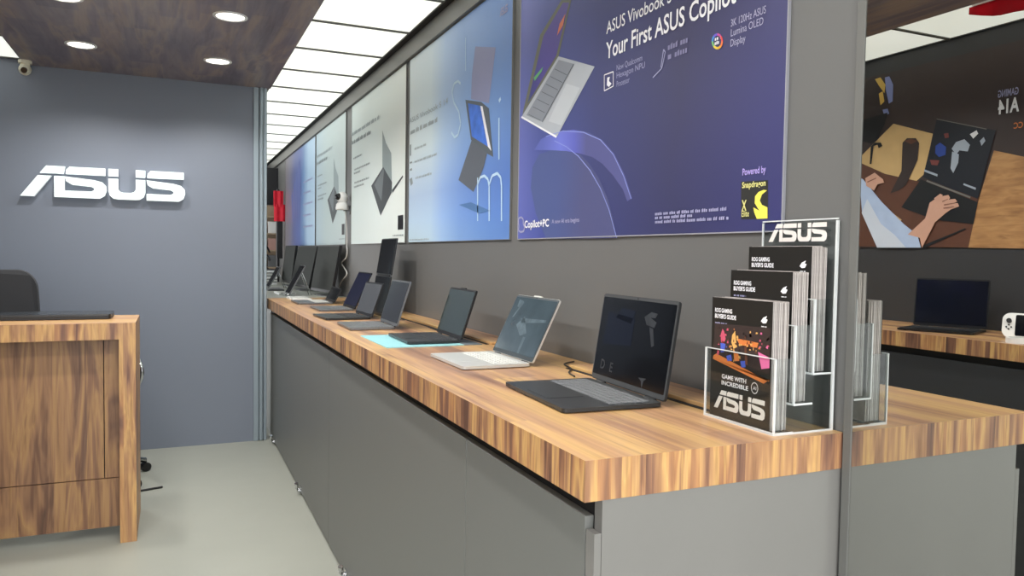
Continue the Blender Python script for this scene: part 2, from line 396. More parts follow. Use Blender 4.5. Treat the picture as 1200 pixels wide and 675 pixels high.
# downlights
def downlight(x, y, label):
    t = thing('downlight', label, 'downlight', (x, y, ZC-.03), 0, 'round downlights in the wood board')
    r = MB(); n = 32
    prof = [(.062, .0), (.078, -.001), (.078, -.006), (.066, -.008), (.062, -.004)]
    rings = [[r.bm.verts.new((p[0]*math.cos(2*PI*k/n), p[0]*math.sin(2*PI*k/n), p[1])) for k in range(n)] for p in prof]
    for i in range(len(prof)):
        for k in range(n): r.bm.faces.new((rings[i][k], rings[i][(k+1) % n], rings[(i+1) % 5][(k+1) % n], rings[(i+1) % 5][k]))
    r.build('ring', M['white'], t, smooth=True)
    MB().cyl((0, 0, -.003), (0, 0, 0), .0635, seg=32).build('diffuser', M['lamp'], t)
    return t
downlight(-.447, 4.76, 'round downlight left of the pair nearest the logo wall')
downlight(.243, 4.79, 'round downlight right of the pair nearest the logo wall, close to the end column')
downlight(.252, 3.86, 'round downlight nearer the viewer on the right side of the wood board')
downlight(-.43, 3.89, 'round downlight cut off by the top edge of the photo, above the security camera side')

for yy, nm in ((2.93, 'first'), (1.99, 'second'), (1.05, 'third')):  # unseen downlights continuing the grid, added to brighten the posters
    for xx, sd in ((-.44, 'left'), (.25, 'right')): downlight(xx, yy, nm+' '+sd+' round downlight of the wood board overhead, nearer than those the photo shows')
# ------------------------------------------------------------------ logo on the blue-grey wall
lg = thing('wall_logo', 'large white raised ASUS letters mounted on the slate blue-grey wall', 'wall sign', (-.835, YL-.002, 1.612))
for let, nm in zip(LOGO, ('letter_a', 'letter_s', 'letter_u', 'letter_s')):
    b = MB()
    for o in let: b.prism([(x/5.35*.912, z*.188) for x, z in o], 1, -.045, -.012)
    for o in let[:1]:
        cx = sum(p[0] for p in o)/len(o)/5.35*.912; cz = sum(p[1] for p in o)/len(o)*.188
        b.cyl((cx, -.014, cz), (cx, 0, cz), .006, mi=0)
    b.build(nm, M['logo'], lg)

# ------------------------------------------------------------------ reception desk
dk = thing('reception_desk', 'walnut laminate reception desk with waterfall end in front of the logo wall', 'desk', (-.15, 3.735, 0))
DX0 = -1.25; D = .46
b = MB(); b.prism([(DX0+.15, .905), (-.066, .905), (0, .977), (DX0+.15, .977)], 1, 0, D)
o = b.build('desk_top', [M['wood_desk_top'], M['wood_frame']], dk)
for p in o.data.polygons:
    if p.normal.y < -.5: p.material_index = 1
MB().prism([(-.066, 0), (0, 0), (0, .977), (-.066, .905)], 1, 0, D).build('end_panel', M['wood_frame'], dk)
MB().prism([(DX0+.15, 0), (DX0+.216, 0), (DX0+.216, .905), (DX0+.15, .905)], 1, 0, D).build('end_panel', M['wood_frame'], dk)
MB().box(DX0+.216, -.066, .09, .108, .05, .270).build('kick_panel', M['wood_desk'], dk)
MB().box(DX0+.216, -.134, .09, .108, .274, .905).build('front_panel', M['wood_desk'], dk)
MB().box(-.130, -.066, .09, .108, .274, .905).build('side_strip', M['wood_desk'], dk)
MB().box(DX0+.216, -.066, .109, .12, .06, .90).build('backing_board', M['reveal'], dk)

# closed laptop lying on the desk
t = thing('closed_laptop', 'closed black laptop lying flat on the back of the reception desk', 'laptop', (-.40, 4.06, .977))
MB().prism(rrect(-.36, .14, -.11, .11, .015), 2, .002, .014).build('base', M['black'], t)
MB().prism(rrect(-.36, .14, -.11, .11, .015), 2, .0150, .024).build('lid', mat('satin black lid', (40, 44, 48), .25), t)
for sx in (-.32, .1):
    for sy in (-.08, .08): MB().cyl((sx, sy, 0), (sx, sy, .002), .008).build('foot', M['black'], t)

# office chair behind the desk
def superq(b, cx, cz, w, h, y0, th, bow, r=.10, mi=0):
    """bowed rounded back cushion"""
    out = rrect(-w/2, w/2, 0, h, r, 6)
    f = lambda x, z: bow*(x/(w/2))**2
    v0 = [b.bm.verts.new((cx+x*(1-.10*z/h), y0-f(x, z), cz+z)) for x, z in out]; v1 = [b.bm.verts.new((cx+x*(1-.10*z/h), y0+th-f(x, z), cz+z)) for x, z in out]
    n = len(out); b.bm.faces.new(v0); b.bm.faces.new(v1[::-1])
    for i in range(n): b.bm.faces.new((v0[i], v1[i], v1[(i+1) % n], v0[(i+1) % n]))
def office_chair(loc, rz, back_h, label, seat_z=.46, w=.46, arm=None, cast_r=.3, back=True, back_z=.56):
    t = thing('office_chair', label, 'office chair', loc, rz)
    b = MB(); b.prism(rrect(-w/2, w/2, -.23, .23, .07), 2, seat_z, seat_z+.065); b.build('seat', M['chair'], t)
    b = MB(); superq(b, 0, back_z, w, back_h, .235, .05, .035); bo = b.build('backrest', M['chair'], t)
    MB().tube(spline([(0, .05, seat_z-.01), (0, .25, seat_z-.02), (0, .315, seat_z+.08), (0, .297, back_z+.15)]), .016).build('back_support', M['black'], t)
    MB().cyl((0, 0, .10), (0, 0, seat_z-.001), .025).cyl((0, 0, seat_z-.05), (0, 0, seat_z-.001), .07).build('gas_column', M['chrome'], t)
    for k in range(5):
        a = 2*PI*k/5+.31; c, s = math.cos(a), math.sin(a)
        l = MB().tube([(c*.02, s*.02, .125), (c*.15, s*.15, .105), (c*cast_r, s*cast_r, .065)], .015).build('base_leg', M['chrome'], t)
        MB().cyl((c*cast_r-s*.018, s*cast_r+c*.018, .026), (c*cast_r+s*.018, s*cast_r-c*.018, .026), .026).cyl((c*cast_r, s*cast_r, .03), (c*cast_r, s*cast_r, .068), .008).build('caster', M['black'], l)
    if arm:
        for sx in (-1, 1):
            x = sx*(w/2+.035)
            MB().tube(spline([(sx*.12, .0, seat_z-.012), (x, -.02, seat_z+.0), (x+sx*.02, -.16, seat_z+.12), (x, -.05, seat_z+.23), (x, .14, seat_z+.235), (x, .2, seat_z+.12), (sx*(w/2+.01), .12, seat_z+.02), (sx*.12, .05, seat_z-.012)]), .012).build('armrest', M['chrome'], t)
    return t
office_chair((-.93, 4.44, 0), 0, .62, 'black office chair whose rounded back rises behind the left end of the desk', back_z=.565, w=.62, cast_r=.26)
office_chair((-.41, 4.77, 0), .21, .32, 'chair with chrome loop arms mostly hidden behind the right end of the desk', seat_z=.50, w=.34, arm=True, back_z=.60, cast_r=.30)
rod = MB().tube(spline([(-.16, 4.50, .006), (-.11, 4.515, .006), (-.055, 4.53, .006)]), .006).build('floor_cable', M['black']); tag(rod, 'short black cable end lying on the floor beside the desk end panel', 'cable')

# small dome camera at the soffit corner
p = at(36, 82, y=5.35)
t = thing('dome_camera', 'small cream dome security camera at the left corner of the dark wood ceiling board', 'security camera', (-.79, 5.33, ZC-.03))
MB().cyl((0, 0, -.018), (0, 0, 0), .036).cyl((0, 0, -.034), (0, 0, -.018), .026).build('mount', M['cream'], t)
MB().ball((0, -.004, -.052), .034).build('housing', M['cream'], t)
MB().cyl((0, -.032, -.060), (0, -.041, -.064), .017).build('lens', M['lens'], t)

# ------------------------------------------------------------------ counter along the poster wall
YE = 5.60
ct = thing('display_counter', 'long grey display counter with striped walnut worktop under the posters', 'counter', (XB, YA, 0))
def L2(b): return b
b = MB(); b.box(XA-XB, W-XB-.002, 0, YE-YA, ZB, ZT, 0)
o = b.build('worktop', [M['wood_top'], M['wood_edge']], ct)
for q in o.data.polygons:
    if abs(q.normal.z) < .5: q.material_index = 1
MB().box(.018, W-XB-.002, .03, YE-YA-.01, .07, ZB).build('carcass', M['reveal'], ct)
ys = [.034, 1.652-YA, 3.361-YA, YE-YA-.01]
for k in range(3): MB().box(0, .017, ys[k]+.0015, ys[k+1]-.0015, .012, .868, 0, .001).build('front_panel', M['cab_grey'], ct)
MB().box(.014, W-XB-.002, .004, .028, 0, ZB).build('end_panel', M['cab_end'], ct)
MB().box(0, .0135, .004, .032, 0, .848, 0, .001).build('corner_strip', M['cab_end'], ct)
for y in (2.98, 4.147, 5.286):
    b = MB(); b.cyl((-.004, y-YA, .022), (-.018, y-YA, .022), .012); b.tube([(-.014, y-YA, .022), (-.026, y-YA-.012, .040), (-.028, y-YA-.03, .062)], .006); b.cyl((-.028, y-YA-.03, .060), (-.030, y-YA-.036, .074), .010); b.box(-.004, .001, y-YA-.018, y-YA+.018, .012, .044)
    lab(b.build('latch', M['chrome'], ct), 'small chrome latch at the foot of the counter')
MB().box(.42, .433, .05, .90, ZT, ZT+.0015).build('slot_shade', M['reveal'], ct)  # black strip on the worktop painting the shade before the cover boards
MB().box(.42, .433, 1.52, 4.1, ZT, ZT+.0015).build('slot_shade', M['reveal'], ct)
for y0, y1, lb in ((.236, .905, 'narrow walnut cover board along the wall behind the D E laptop'), (1.50, 3.0, 'narrow walnut cover board along the wall behind the third and fourth laptops'), (3.004, 4.1, 'narrow walnut cover board along the wall behind the dual-screen computer')):
    o = MB().box(0, W-XB-.003-.434, 0, y1-y0, .0003, .010, 0, .0015).build('cable_cover', M['wood_top'], loc=(XB+.434, YA+y0, ZT)); tag(o, lb, 'cable cover', 'cable covers along the wall')
# pale counter beyond
ct2 = thing('pale_counter', 'pale grey counter section far down the aisle beyond the walnut one', 'counter', (XB, YE+.004, 0))
MB().box(-.01, W-XB-.002, 0, 2.9, ZB+.02, ZT).build('worktop', M['pale_counter'], ct2)
MB().box(0.01, W-XB-.002, 0, 2.88, 0, ZB+.02).build('cabinet', M['cab_grey'], ct2)

# mirror at the near end of the poster wall
mr = thing('wall_mirror', 'tall mirror panel right of the counter end, reflecting the opposite display', 'mirror', (W, 1.0, 0))
MB().box(-.006, -.0005, -2.2, .034, .0, ZC-.1).build('mirror_glass', M['mirror'], mr)
MB().box(-.008, -.0005, .0345, .0535, .0, 2.33, 0, .001).build('edge_profile', mat('dull grey mirror edge', (104, 104, 101), .45), mr)

# ------------------------------------------------------------------ posters on the right wall
ZP0, ZP1 = 1.357, 2.331
def poster(yl, yr, bg, label, group='framed posters along the wall', edge=None, z0=ZP0, z1=ZP1):
    t = thing('poster', label, 'poster', (W, yl, z0), -PI/2, group)
    w = yl-yr; h = z1-z0
    MB().box(.003, w-.003, -.006, -.0005, .003, h-.003).build('print', bg, t)
    b = MB(); b.box(0, .003, -.008, -.0005, 0, h); b.box(w-.003, w, -.008, -.0005, 0, h); b.box(.003, w-.003, -.008, -.0005, 0, .003); b.box(.003, w-.003, -.008, -.0005, h-.003, h)
    b.build('frame', edge or M['rail'], t)
    return t, w, h
def uv(yl, pts, z0=ZP0):
    o = []
    for px, py in pts:
        q = at(px, py, x=W-.0065); o.append((yl-q.y, q.z-z0))
    return o
DP = .0066   # depth of the printed shapes in front of the wall (just proud of the sheet)
def print_part(name, yl, shapes, t, mats, d=DP):
    b = MB()
    for k, (pts, mi) in enumerate(shapes): b.flat(uv(yl, pts), d+.0002*k, mi)
    b.bm.normal_update(); bmesh.ops.triangulate(b.bm, faces=b.bm.faces[:])
    return b.build(name, mats, t, fixn=False)
def stroke(pts, w):                      # polyline of pixels -> closed band
    v = [Vector(p) for p in pts]; L_, R_ = [], []
    for i in range(len(v)):
        d = (v[min(i+1, len(v)-1)]-v[max(i-1, 0)]).normalized(); n = Vector((-d.y, d.x))*w/2
        L_.append(v[i]+n); R_.append(v[i]-n)
    return [tuple(p) for p in L_+R_[::-1]]
def band(b, uvp, w, d, mi=0):            # stroked line in sheet coordinates, quads
    v = [Vector(p) for p in uvp]
    for i in range(len(v)-1):
        dd = (v[i+1]-v[i]).normalized(); n = Vector((-dd.y, dd.x))*w/2
        b.flat([v[i]+n, v[i+1]+n, v[i+1]-n, v[i]-n], d, mi)
def ptext(name, body, yl, pl, pr, hgt, mt, t, ref=None, bold=0, d=DP+.0012):
    (u0, v0), = uv(yl, [pl]); (u1, v1), = uv(yl, [pr])
    return text(name, body, u0, v0, hgt, mt, t, width=u1-u0, ref=ref, d=d, bold=bold)
def circ(cx, cy, rx, ry, n=24, a0=0, a1=2*PI): return [(cx+rx*math.cos(a0+(a1-a0)*k/n), cy+ry*math.sin(a0+(a1-a0)*k/n)) for k in range(n+(a1-a0 < 6.2))]

# -- navy poster
YN1, YN0 = at(606, 281, x=W-.008).y, at(916, 276, x=W-.008).y
bg = grad_print('navy print', YN1-YN0, .974, [(0, (112, 122, 190)), (.16, (82, 93, 158)), (.42, (70, 75, 122)), (.75, (68, 68, 100)), (1, (70, 70, 118))], [(0, (205, 208, 235)), (.45, (225, 225, 235)), (1, (255, 250, 255))])
t, w, h = poster(YN1, YN0, bg, 'large navy blue poster headed Your First ASUS Copilot, nearest the mirror', edge=mat('pale poster edge', (150, 150, 158), .4))
orb = grad_print('blue orb print', 1, 1, [(0, (84, 94, 160)), (.2, (88, 99, 176)), (.33, (108, 118, 208)), (.42, (92, 98, 186)), (.5, (82, 84, 136))], noise=.02)
print_part('orb_picture', YN1, [
    ([(626, 176), (634, 163), (650, 155), (672, 152), (690, 155), (706, 164), (720, 180), (732, 204), (741, 232), (735, 236), (730, 222), (718, 205), (706, 192), (694, 184), (680, 180), (664, 177), (644, 176)], 0),
    ([(624, 196), (632, 181), (646, 176), (664, 177), (680, 181), (690, 191), (702, 209), (713, 234), (720, 262), (722, 279), (640, 280), (628, 250), (622, 220)], 1)], t,
    [orb, grad_print('orb shadow print', 1, 1, [(0, (74, 88, 138)), (.3, (72, 84, 136)), (.5, (76, 79, 122))])])
b = MB(); band(b, uv(YN1, [(650, 165), (664, 172), (678, 183), (692, 200), (704, 221), (714, 246), (720, 268), (723, 279)]), .0028, DP+.0008)
band(b, uv(YN1, [(640, 160), (660, 153.5), (684, 155), (704, 164), (719, 181), (731, 206), (740, 233)]), .0028, DP+.0008)
b.build('orb_rim', mat('light blue print line', (136, 148, 212), .5), t, fixn=False)
lidp = grad_print('printed display colours', 1, .974, [(0, (60, 70, 70)), (.05, (70, 96, 84)), (.1, (60, 60, 130)), (.2, (80, 70, 150)), (1, (90, 70, 90))])
print_part('laptop_picture', YN1, [
    ([(669.5, 0), (658, 0), (633, 41), (612, 135), (654.6, 66)], 0),
    ([(667, 3), (660, 3), (637, 42), (618, 122), (652, 65)], 1),
    ([(612, 136), (654.6, 66), (697, 78), (653, 159.5)], 2),
    ([(617, 135), (655, 70), (673, 75), (636, 143)], 3),
    ([(643, 142), (664, 98), (680, 103), (658, 147)], 4),
    ([(663, 16), (656, 28), (653, 42), (660, 30)], 5), ([(626, 91), (637, 78), (635, 84), (627, 95)], 6),
    ([(612, 136), (653, 159.5), (652, 161.5), (611, 138)], 7)], t,
    [mat('print olive grey', (104, 106, 92), .5), lidp, mat('print pale silver', (172, 178, 186), .5), mat('print keyboard grey', (134, 140, 150), .5), mat('print palmrest', (186, 192, 198), .5), mat('print coral', (206, 120, 90), .5), mat('print green', (96, 170, 110), .5), M['ink_white']])
b = MB()
for k in range(7):
    f = k/7
    band(b, uv(YN1, [(620+f*36, 134-f*62), (634+f*36, 141-f*62)]), .0022, DP+.0022)
band(b, uv(YN1, [(636, 143), (673, 75)]), .003, DP+.0022)
b.build('keyboard_picture', M['slatep'], t, fixn=False)
ptext('headline', 'ASUS Vivobook S 15', YN1, (711, 40), (779, 8.5), .036, M['ink_white'], t, ref='ASUS Vivobook', bold=.006)
ptext('headline', 'Your First ASUS Copilot+ PC', YN1, (710.5, 69.5), (863, 8), .049, M['ink_white'], t, ref='Your First ASUS Copilot', bold=.014)
for ls, mt_ in ((( ('New Qualcomm', (723, 83), (753, 72)), ('Hexagon NPU', (723, 92), (756, 80.5)), ('Processor', (723, 102), (738, 97.5))), M['ink_soft']),
           ((('3K 120Hz ASUS', (857, 31.5), (898, 14.5)), ('Lumina OLED', (857, 43), (895, 28)), ('Display', (856.5, 55), (874, 48))), mat('pale lavender print', (180, 178, 208), .5))):
    for s_, a_, c_ in ls: ptext('caption', s_, YN1, a_, c_, .017, mt_, t)
b = MB()
for k, (a_, c_) in enumerate((((783, 59), (807, 49)), ((783, 70), (807, 60)))):
    (u0, v0), (u1, v1) = uv(YN1, [a_, c_]); words(b, u0, u1, v0, .016, DP+.001, seed=k+30)
b.build('fine_print', mat('dim lavender print', (128, 126, 162), .5), t, fixn=False)
b = MB(); q = uv(YN1, [(708.5, 88), (719, 84), (719, 101), (708.5, 106.5), (708.5, 88)]); band(b, q, .003, DP+.001)
b.flat(uv(YN1, [(712, 91), (715, 90), (714, 95), (717, 98), (714, 102), (711.5, 100)]), DP+.001)
b.build('chip_icon', M['ink_white'], t, fixn=False)
b = MB(); band(b, uv(YN1, [(765.5, 91), (776, 80), (780, 61), (778, 58), (775, 78), (776, 80)]), .003, DP+.001); b.build('thin_laptop_icon', M['ink_soft'], t, fixn=False)
b = MB()
cols = [(226, 170, 50), (226, 200, 70), (120, 190, 120), (70, 140, 210), (110, 90, 200), (200, 80, 150), (226, 80, 80), (230, 120, 60)]
cu = [uv(YN1, circ(841, 48.5, 6.6, 9.4, 32))[k] for k in range(32)]; ci = [uv(YN1, circ(841, 48.5, 4.6, 6.6, 32))[k] for k in range(32)]
for k in range(32): b.flat([cu[k], cu[(k+1) % 32], ci[(k+1) % 32], ci[k]], DP+.001, ((k-4)//4) % 8)
b.build('colour_ring_icon', [mat('ring colour %d' % i, c, .5) for i, c in enumerate(cols)], t, fixn=False)
b = MB(); words(b, *[v for v in (uv(YN1, [(838, 50)])[0][0], uv(YN1, [(845, 50)])[0][0])], uv(YN1, [(841, 47)])[0][1], .009, DP+.001)
words(b, *[v for v in (uv(YN1, [(838, 50)])[0][0], uv(YN1, [(845, 50)])[0][0])], uv(YN1, [(841, 52)])[0][1], .009, DP+.001, seed=4); b.build('ring_caption', M['ink_white'], t, fixn=False)
ptext('caption', 'Copilot+PC', YN1, (615, 267), (643.5, 265), .026, M['ink_white'], t, bold=.02)
ptext('caption', 'A new AI era begins', YN1, (647, 262), (679, 260), .014, M['ink_soft'], t, bold=.01)
b = MB(); band(b, uv(YN1, [(608, 256), (611, 254.5), (613.5, 257), (613.5, 262), (615, 266), (614, 271), (610.5, 272), (608, 270), (608.5, 265), (608, 261), (608, 256)]), .007, DP+.001); b.build('copilot_icon', M['ink_soft'], t, fixn=False)
b = MB()
for k, (a_, c_) in enumerate((((768, 252.5), (852, 246.5)), ((768, 257), (812, 254)), ((768, 262), (855, 257)))):
    (u0, v0), (u1, v1) = uv(YN1, [a_, c_]); words(b, u0, u1, v0, .009, DP+.001, seed=k)
b.build('small_print', M['ink_soft'], t, fixn=False)
ptext('caption', 'Powered by', YN1, (870.5, 205.5), (898, 202), .015, mat('lilac print', (176, 160, 226), .5), t, bold=.02)
print_part('chip_badge', YN1, [([(868.5, 213), (900, 211), (900, 256.5), (868.5, 257)], 0),
    ([(899, 223), (893, 228), (890.5, 235), (893, 240), (899.5, 243), (899.5, 256), (887, 256.5), (884, 249), (883, 243), (890, 247), (884.5, 238), (885, 230), (889, 225), (895, 222.5)], 1)], t, [mat('badge black', (46, 46, 44), .4), M['yellow']])
ptext('caption', 'Snapdragon', YN1, (870.5, 220.5), (898, 217.5), .013, M['yellow_soft'], t, bold=.02, d=DP+.002)
ptext('caption', 'X', YN1, (869.8, 247), (875.5, 246.5), .024, M['yellow_soft'], t, bold=.02, d=DP+.002)
ptext('caption', 'Elite', YN1, (869.8, 254), (878.5, 253.5), .014, M['yellow_soft'], t, bold=.01, d=DP+.002)

# -- slim blue poster
Y1, Y0 = at(478, 285, x=W-.008).y, at(597, 283, x=W-.008).y
bg = grad_print('light to blue print', Y1-Y0, .974, [(0, (222, 236, 238)), (.28, (214, 232, 240)), (.42, (178, 206, 238)), (.6, (140, 174, 222)), (.85, (112, 150, 208)), (1, (104, 140, 200))], [(0, (225, 235, 245)), (.12, (215, 228, 250)), (.25, (205, 215, 240)), (.5, (255, 255, 255)), (1, (250, 250, 255))], noise=.03)
t, w, h = poster(Y1, Y0, bg, 'pale to blue poster with the thin letters S l i m and floating laptops')
print_part('laptop_picture', Y1, [
    ([(553, 88), (557, 54.5), (581, 55.5), (573, 121), (552, 116)], 0),
    ([(545.5, 117), (564, 119.5), (573, 127), (578, 184), (571, 180), (552, 164)], 1),
    ([(548.5, 121), (563, 124), (572, 172), (553, 160)], 2),
    ([(563, 124), (565.5, 124.5), (576, 177), (572, 172)], 5),
    ([(553, 164), (571, 180), (567, 196), (555, 225), (537.5, 211)], 3),
    ([(538, 240), (552, 237), (575, 247), (562, 250)], 4)], t, [mat('print mauve grey', (140, 144, 180), .5), M['slatep'], mat('print screen blue', (60, 110, 206), .5, noise=.5, nscale=20), mat('print graphite', (88, 94, 104), .5), mat('print shadow blue', (76, 116, 168), .5), M['ink_white']])
b = MB(); LW = .011
band(b, uv(Y1, spline([Vector((540, 98, 0)), Vector((537, 95, 0)), Vector((532, 98, 0)), Vector((530, 108, 0)), Vector((532, 122, 0)), Vector((538, 134, 0)), Vector((540, 148, 0)), Vector((537, 160, 0)), Vector((532, 161, 0)), Vector((529, 155, 0))]) if False else [(540, 98), (537, 95), (532.5, 98), (530, 108), (532, 120), (538, 131), (540, 145), (537, 158), (533, 161), (529, 155)]), LW, DP+.001)
band(b, uv(Y1, [(546, 44), (546, 83)]), LW*.6, DP+.001)
band(b, uv(Y1, [(585, 138), (585, 187)]), LW, DP+.001); band(b, uv(Y1, [(585, 119), (587, 115)]), LW*1.3, DP+.001)
band(b, uv(Y1, [(560, 259), (560, 208)]), LW, DP+.001)
band(b, uv(Y1, [(560, 216), (563, 208), (568, 206), (572, 210), (573.5, 218), (573.5, 259)]), LW, DP+.001)
band(b, uv(Y1, [(573.5, 216), (577, 206), (583, 203), (587, 208), (588, 218), (588, 259)]), LW, DP+.001)
b.build('slim_lettering', mat('print glowing line', (190, 218, 240), .4), t, fixn=False)
ptext('headline', 'ASUS Vivobook S 14', Y1, (480, 145), (525, 122.5), .028, M['ink_mid'], t)
b = MB(); (u0, v0), (u1, v1) = uv(Y1, [(481, 158), (513, 144)]); words(b, u0, u1, v0, .026, DP+.001, seed=77); b.build('headline', M['ink_mid'], t, fixn=False)
b = MB()
for k, (a_, c_) in enumerate((((486, 176), (500, 171)), ((486, 191), (512, 183)), ((487, 210), (506, 205)))):
    (u0, v0), (u1, v1) = uv(Y1, [a_, c_]); words(b, u0, u1, v0, .014, DP+.001, seed=k+5)
(u0, v0), (u1, v1) = uv(Y1, [(480, 282), (503, 281)]); words(b, u0, u1, v0, .010, DP+.001, seed=2)
b.build('small_print', M['ink_mid'], t, fixn=False)
b = MB(); b.flat(uv(Y1, [(480, 210), (483, 208), (484, 215), (481.5, 218)]), DP+.001); b.flat(uv(Y1, [(480.5, 170), (482, 169), (482, 182), (480.5, 183)]), DP+.001)
b.flat(uv(Y1, [(480.5, 190), (483, 189), (483, 191), (480.5, 192)]), DP+.001); b.flat(uv(Y1, [(480.5, 198), (483, 197), (483, 199.5), (480.5, 200.5)]), DP+.001); b.build('icons', M['ink_grey'], t, fixn=False)
(u0, v0), (u1, v1) = uv(Y1, [(586, 20), (592, 4)]); logo_flat(u0, v0, .075, .03, DP+.001, M['ink_soft'], t, 'logo_print')

# -- white and grey posters with the tilted black laptop
def product_poster(xl, xr, yb, label, bgm, shapes_off, dark):
    a, c = at(xl, yb, x=W-.008).y, at(xr, yb, x=W-.008).y
    t, w, h = poster(a, c, bgm, label); s = w/1.35
    # sheet coordinates measured on the nearer white poster
    K = lambda pts: [(u*s, v) for u, v in pts]
    ref = at(411, 287, x=W-.008).y
    def U(pts): return K([(ref-at(px, py, x=W-.0065).y, at(px, py, x=W-.0065).z-ZP0) for px, py in pts])
    b = MB()
    b.flat(U([(447, 153), (451, 168), (457, 180), (458, 225), (447, 200)]), DP, 0)
    b.flat(U([(448, 196), (458, 214), (457.5, 226), (445, 253), (434.5, 218)]), DP+.0003, 1)
    b.flat(U([(448, 198), (449, 200), (446, 236), (438, 217)]), DP+.0006, 3)
    b.flat(U([(458, 223), (458.5, 226.5), (470.5, 208), (470, 206)]), DP+.0006, 1)
    b.flat(U([(464.5, 253), (470.5, 252), (470.5, 269), (464.5, 269.5)]), DP+.0003, 2)
    b.bm.normal_update(); bmesh.ops.triangulate(b.bm, faces=b.bm.faces[:])
    b.build('laptop_picture', [mat('print pale lid', (150, 164, 166), .5), mat('print dark laptop', (66, 72, 76), .5), M['blackp'], mat('print keyboard sheen', (112, 120, 124), .5)], t, fixn=False)
    def T_(nm, body, pl, pr, hg, mt_, bold=0):
        (u0, v0), (u1, v1) = U([pl, pr]); text(nm, body, u0, v0, hg, mt_, t, width=u1-u0, d=DP+.001, bold=bold)
    for nn, (a_, c_, hg, mm) in enumerate((((412, 160), (445, 139), .030, M['ink_mid']), ((412, 170), (434, 158), .030, M['ink_grey']))):
        b = MB(); (u0, v0), (u1, v1) = U([a_, c_]); words(b, u0, u1, v0, hg, DP+.001, seed=50+nn); b.build('headline', mm, t, fixn=False)
    b = MB()
    for k, (a_, c_) in enumerate((((414, 187), (424, 182)), ((415.5, 200), (433, 192.5)), ((415, 204.5), (422, 202)), ((415.5, 215.5), (432, 210.5)), ((415, 220.5), (426, 217.5)))):
        (u0, v0), (u1, v1) = U([a_, c_]); words(b, u0, u1, v0, .015, DP+.001, seed=k+9)
    (u0, v0), (u1, v1) = U([(459, 277), (471, 276)]); words(b, u0, u1, v0, .010, DP+.001, seed=3)
    b.build('small_print', M['ink_grey'], t, fixn=False)
gm = grad_print('white print', 1.35, .974, [(0, (220, 233, 231)), (.5, (228, 240, 238)), (1, (234, 242, 238))], noise=.03)
product_poster(411, 474.3, 286, 'white poster with a black laptop standing on its corner, beside the pale blue one', gm, 0, 0)
gm2 = grad_print('pale grey green print', 1.3, .974, [(0, (176, 196, 206)), (.4, (190, 205, 204)), (1, (198, 210, 208))], noise=.03)
product_poster(370, 404.6, 287, 'grey green poster with a dark tilted laptop, behind the white wall camera', gm2, 0, 0)
# -- farthest poster
Y1 = at(334, 284, x=W-.008).y; Y0 = at(369, 284, x=W-.008).y
bg = grad_print('dark violet to pale blue print', Y1-Y0, .974, [(0, (120, 114, 118)), (.2, (114, 112, 130)), (.36, (88, 98, 146)), (.55, (84, 102, 160)), (.66, (104, 136, 178)), (.78, (164, 192, 216)), (1, (178, 202, 222))], noise=.05)
t, w, h = poster(Y1, Y0, bg, 'farthest poster, violet and dark blue fading to pale blue')
b = MB()
for k in range(5): words(b, w*.66, w*(.93-.05*(k % 2)), h*(.62-.11*k), .022, DP+.001, seed=k)
b.build('small_print', M['ink_soft'], t, fixn=False)
b = MB()
for k in range(4): b.flat([(w*(.25+.08*k), h*(.55+.1*k)), (w*(.3+.08*k), h*(.6+.1*k)), (w*(.34+.08*k), h*(.3+.1*k)), (w*(.3+.08*k), h*.25)], DP+.0004*k, 0)
b.build('light_streaks', mat('print slate blue streak', (92, 104, 158), .5), t, fixn=False)

# white pan-tilt camera on the wall gap and its cord
cy = .5*(at(405, 287, x=W).y+at(411, 287, x=W).y)
cc = at(401, 237, x=W-.055)
t = thing('pan_tilt_camera', 'white round-headed wall camera mounted between the white and grey green posters', 'security camera', (W-.055, cc.y, cc.z-.055), PI*.5)
b = MB(); n = 24
prof = [(.0, 0), (.044, 0), (.047, .01), (.042, .04), (.030, .055), (0, .057)]
rings = [[b.bm.verts.new((max(p[0], .0005)*math.cos(2*PI*k/n), max(p[0], .0005)*math.sin(2*PI*k/n), p[1])) for k in range(n)] for p in prof]
for i in range(len(prof)-1):
    for k in range(n): b.bm.faces.new((rings[i][k], rings[i][(k+1) % n], rings[i+1][(k+1) % n], rings[i+1][k]))
b.build('camera_base', M['white'], t, smooth=True)
MB().ball((0, 0, .088), .042).build('camera_head', M['white'], t)
MB().ball((-.012, .028, .092), .026, (1, 1, 1)).build('lens', M['lens'], t)
MB().box(-.018, .018, -.054, -.010, -.008, .012, 0, .002).box(-.03, .03, -.054, -.048, -.03, .03).build('wall_bracket', M['mid_alu'], t)
# camera local +y points to world -x after the quarter turn
zz = cc.z-.055
pts = [(W-.03, cc.y, zz-.012), (W-.02, cc.y+.01, zz-.12), (W-.02, cc.y, 1.36), (W-.02, cc.y-.01, 1.30), (W-.02, cc.y+.03, 1.26), (W-.022, cc.y+.17, 1.22), (W-.022, cc.y-.02, 1.15), (W-.022, cc.y+.16, 1.09), (W-.03, cc.y+.24, 1.03), (W-.05, cc.y+.20, ZT+.006)]
c_ = MB().tube(spline(pts), .0048).build('camera_cord', M['cord_white']); tag(c_, 'white crinkled cord hanging from the wall camera down to the counter', 'cord')

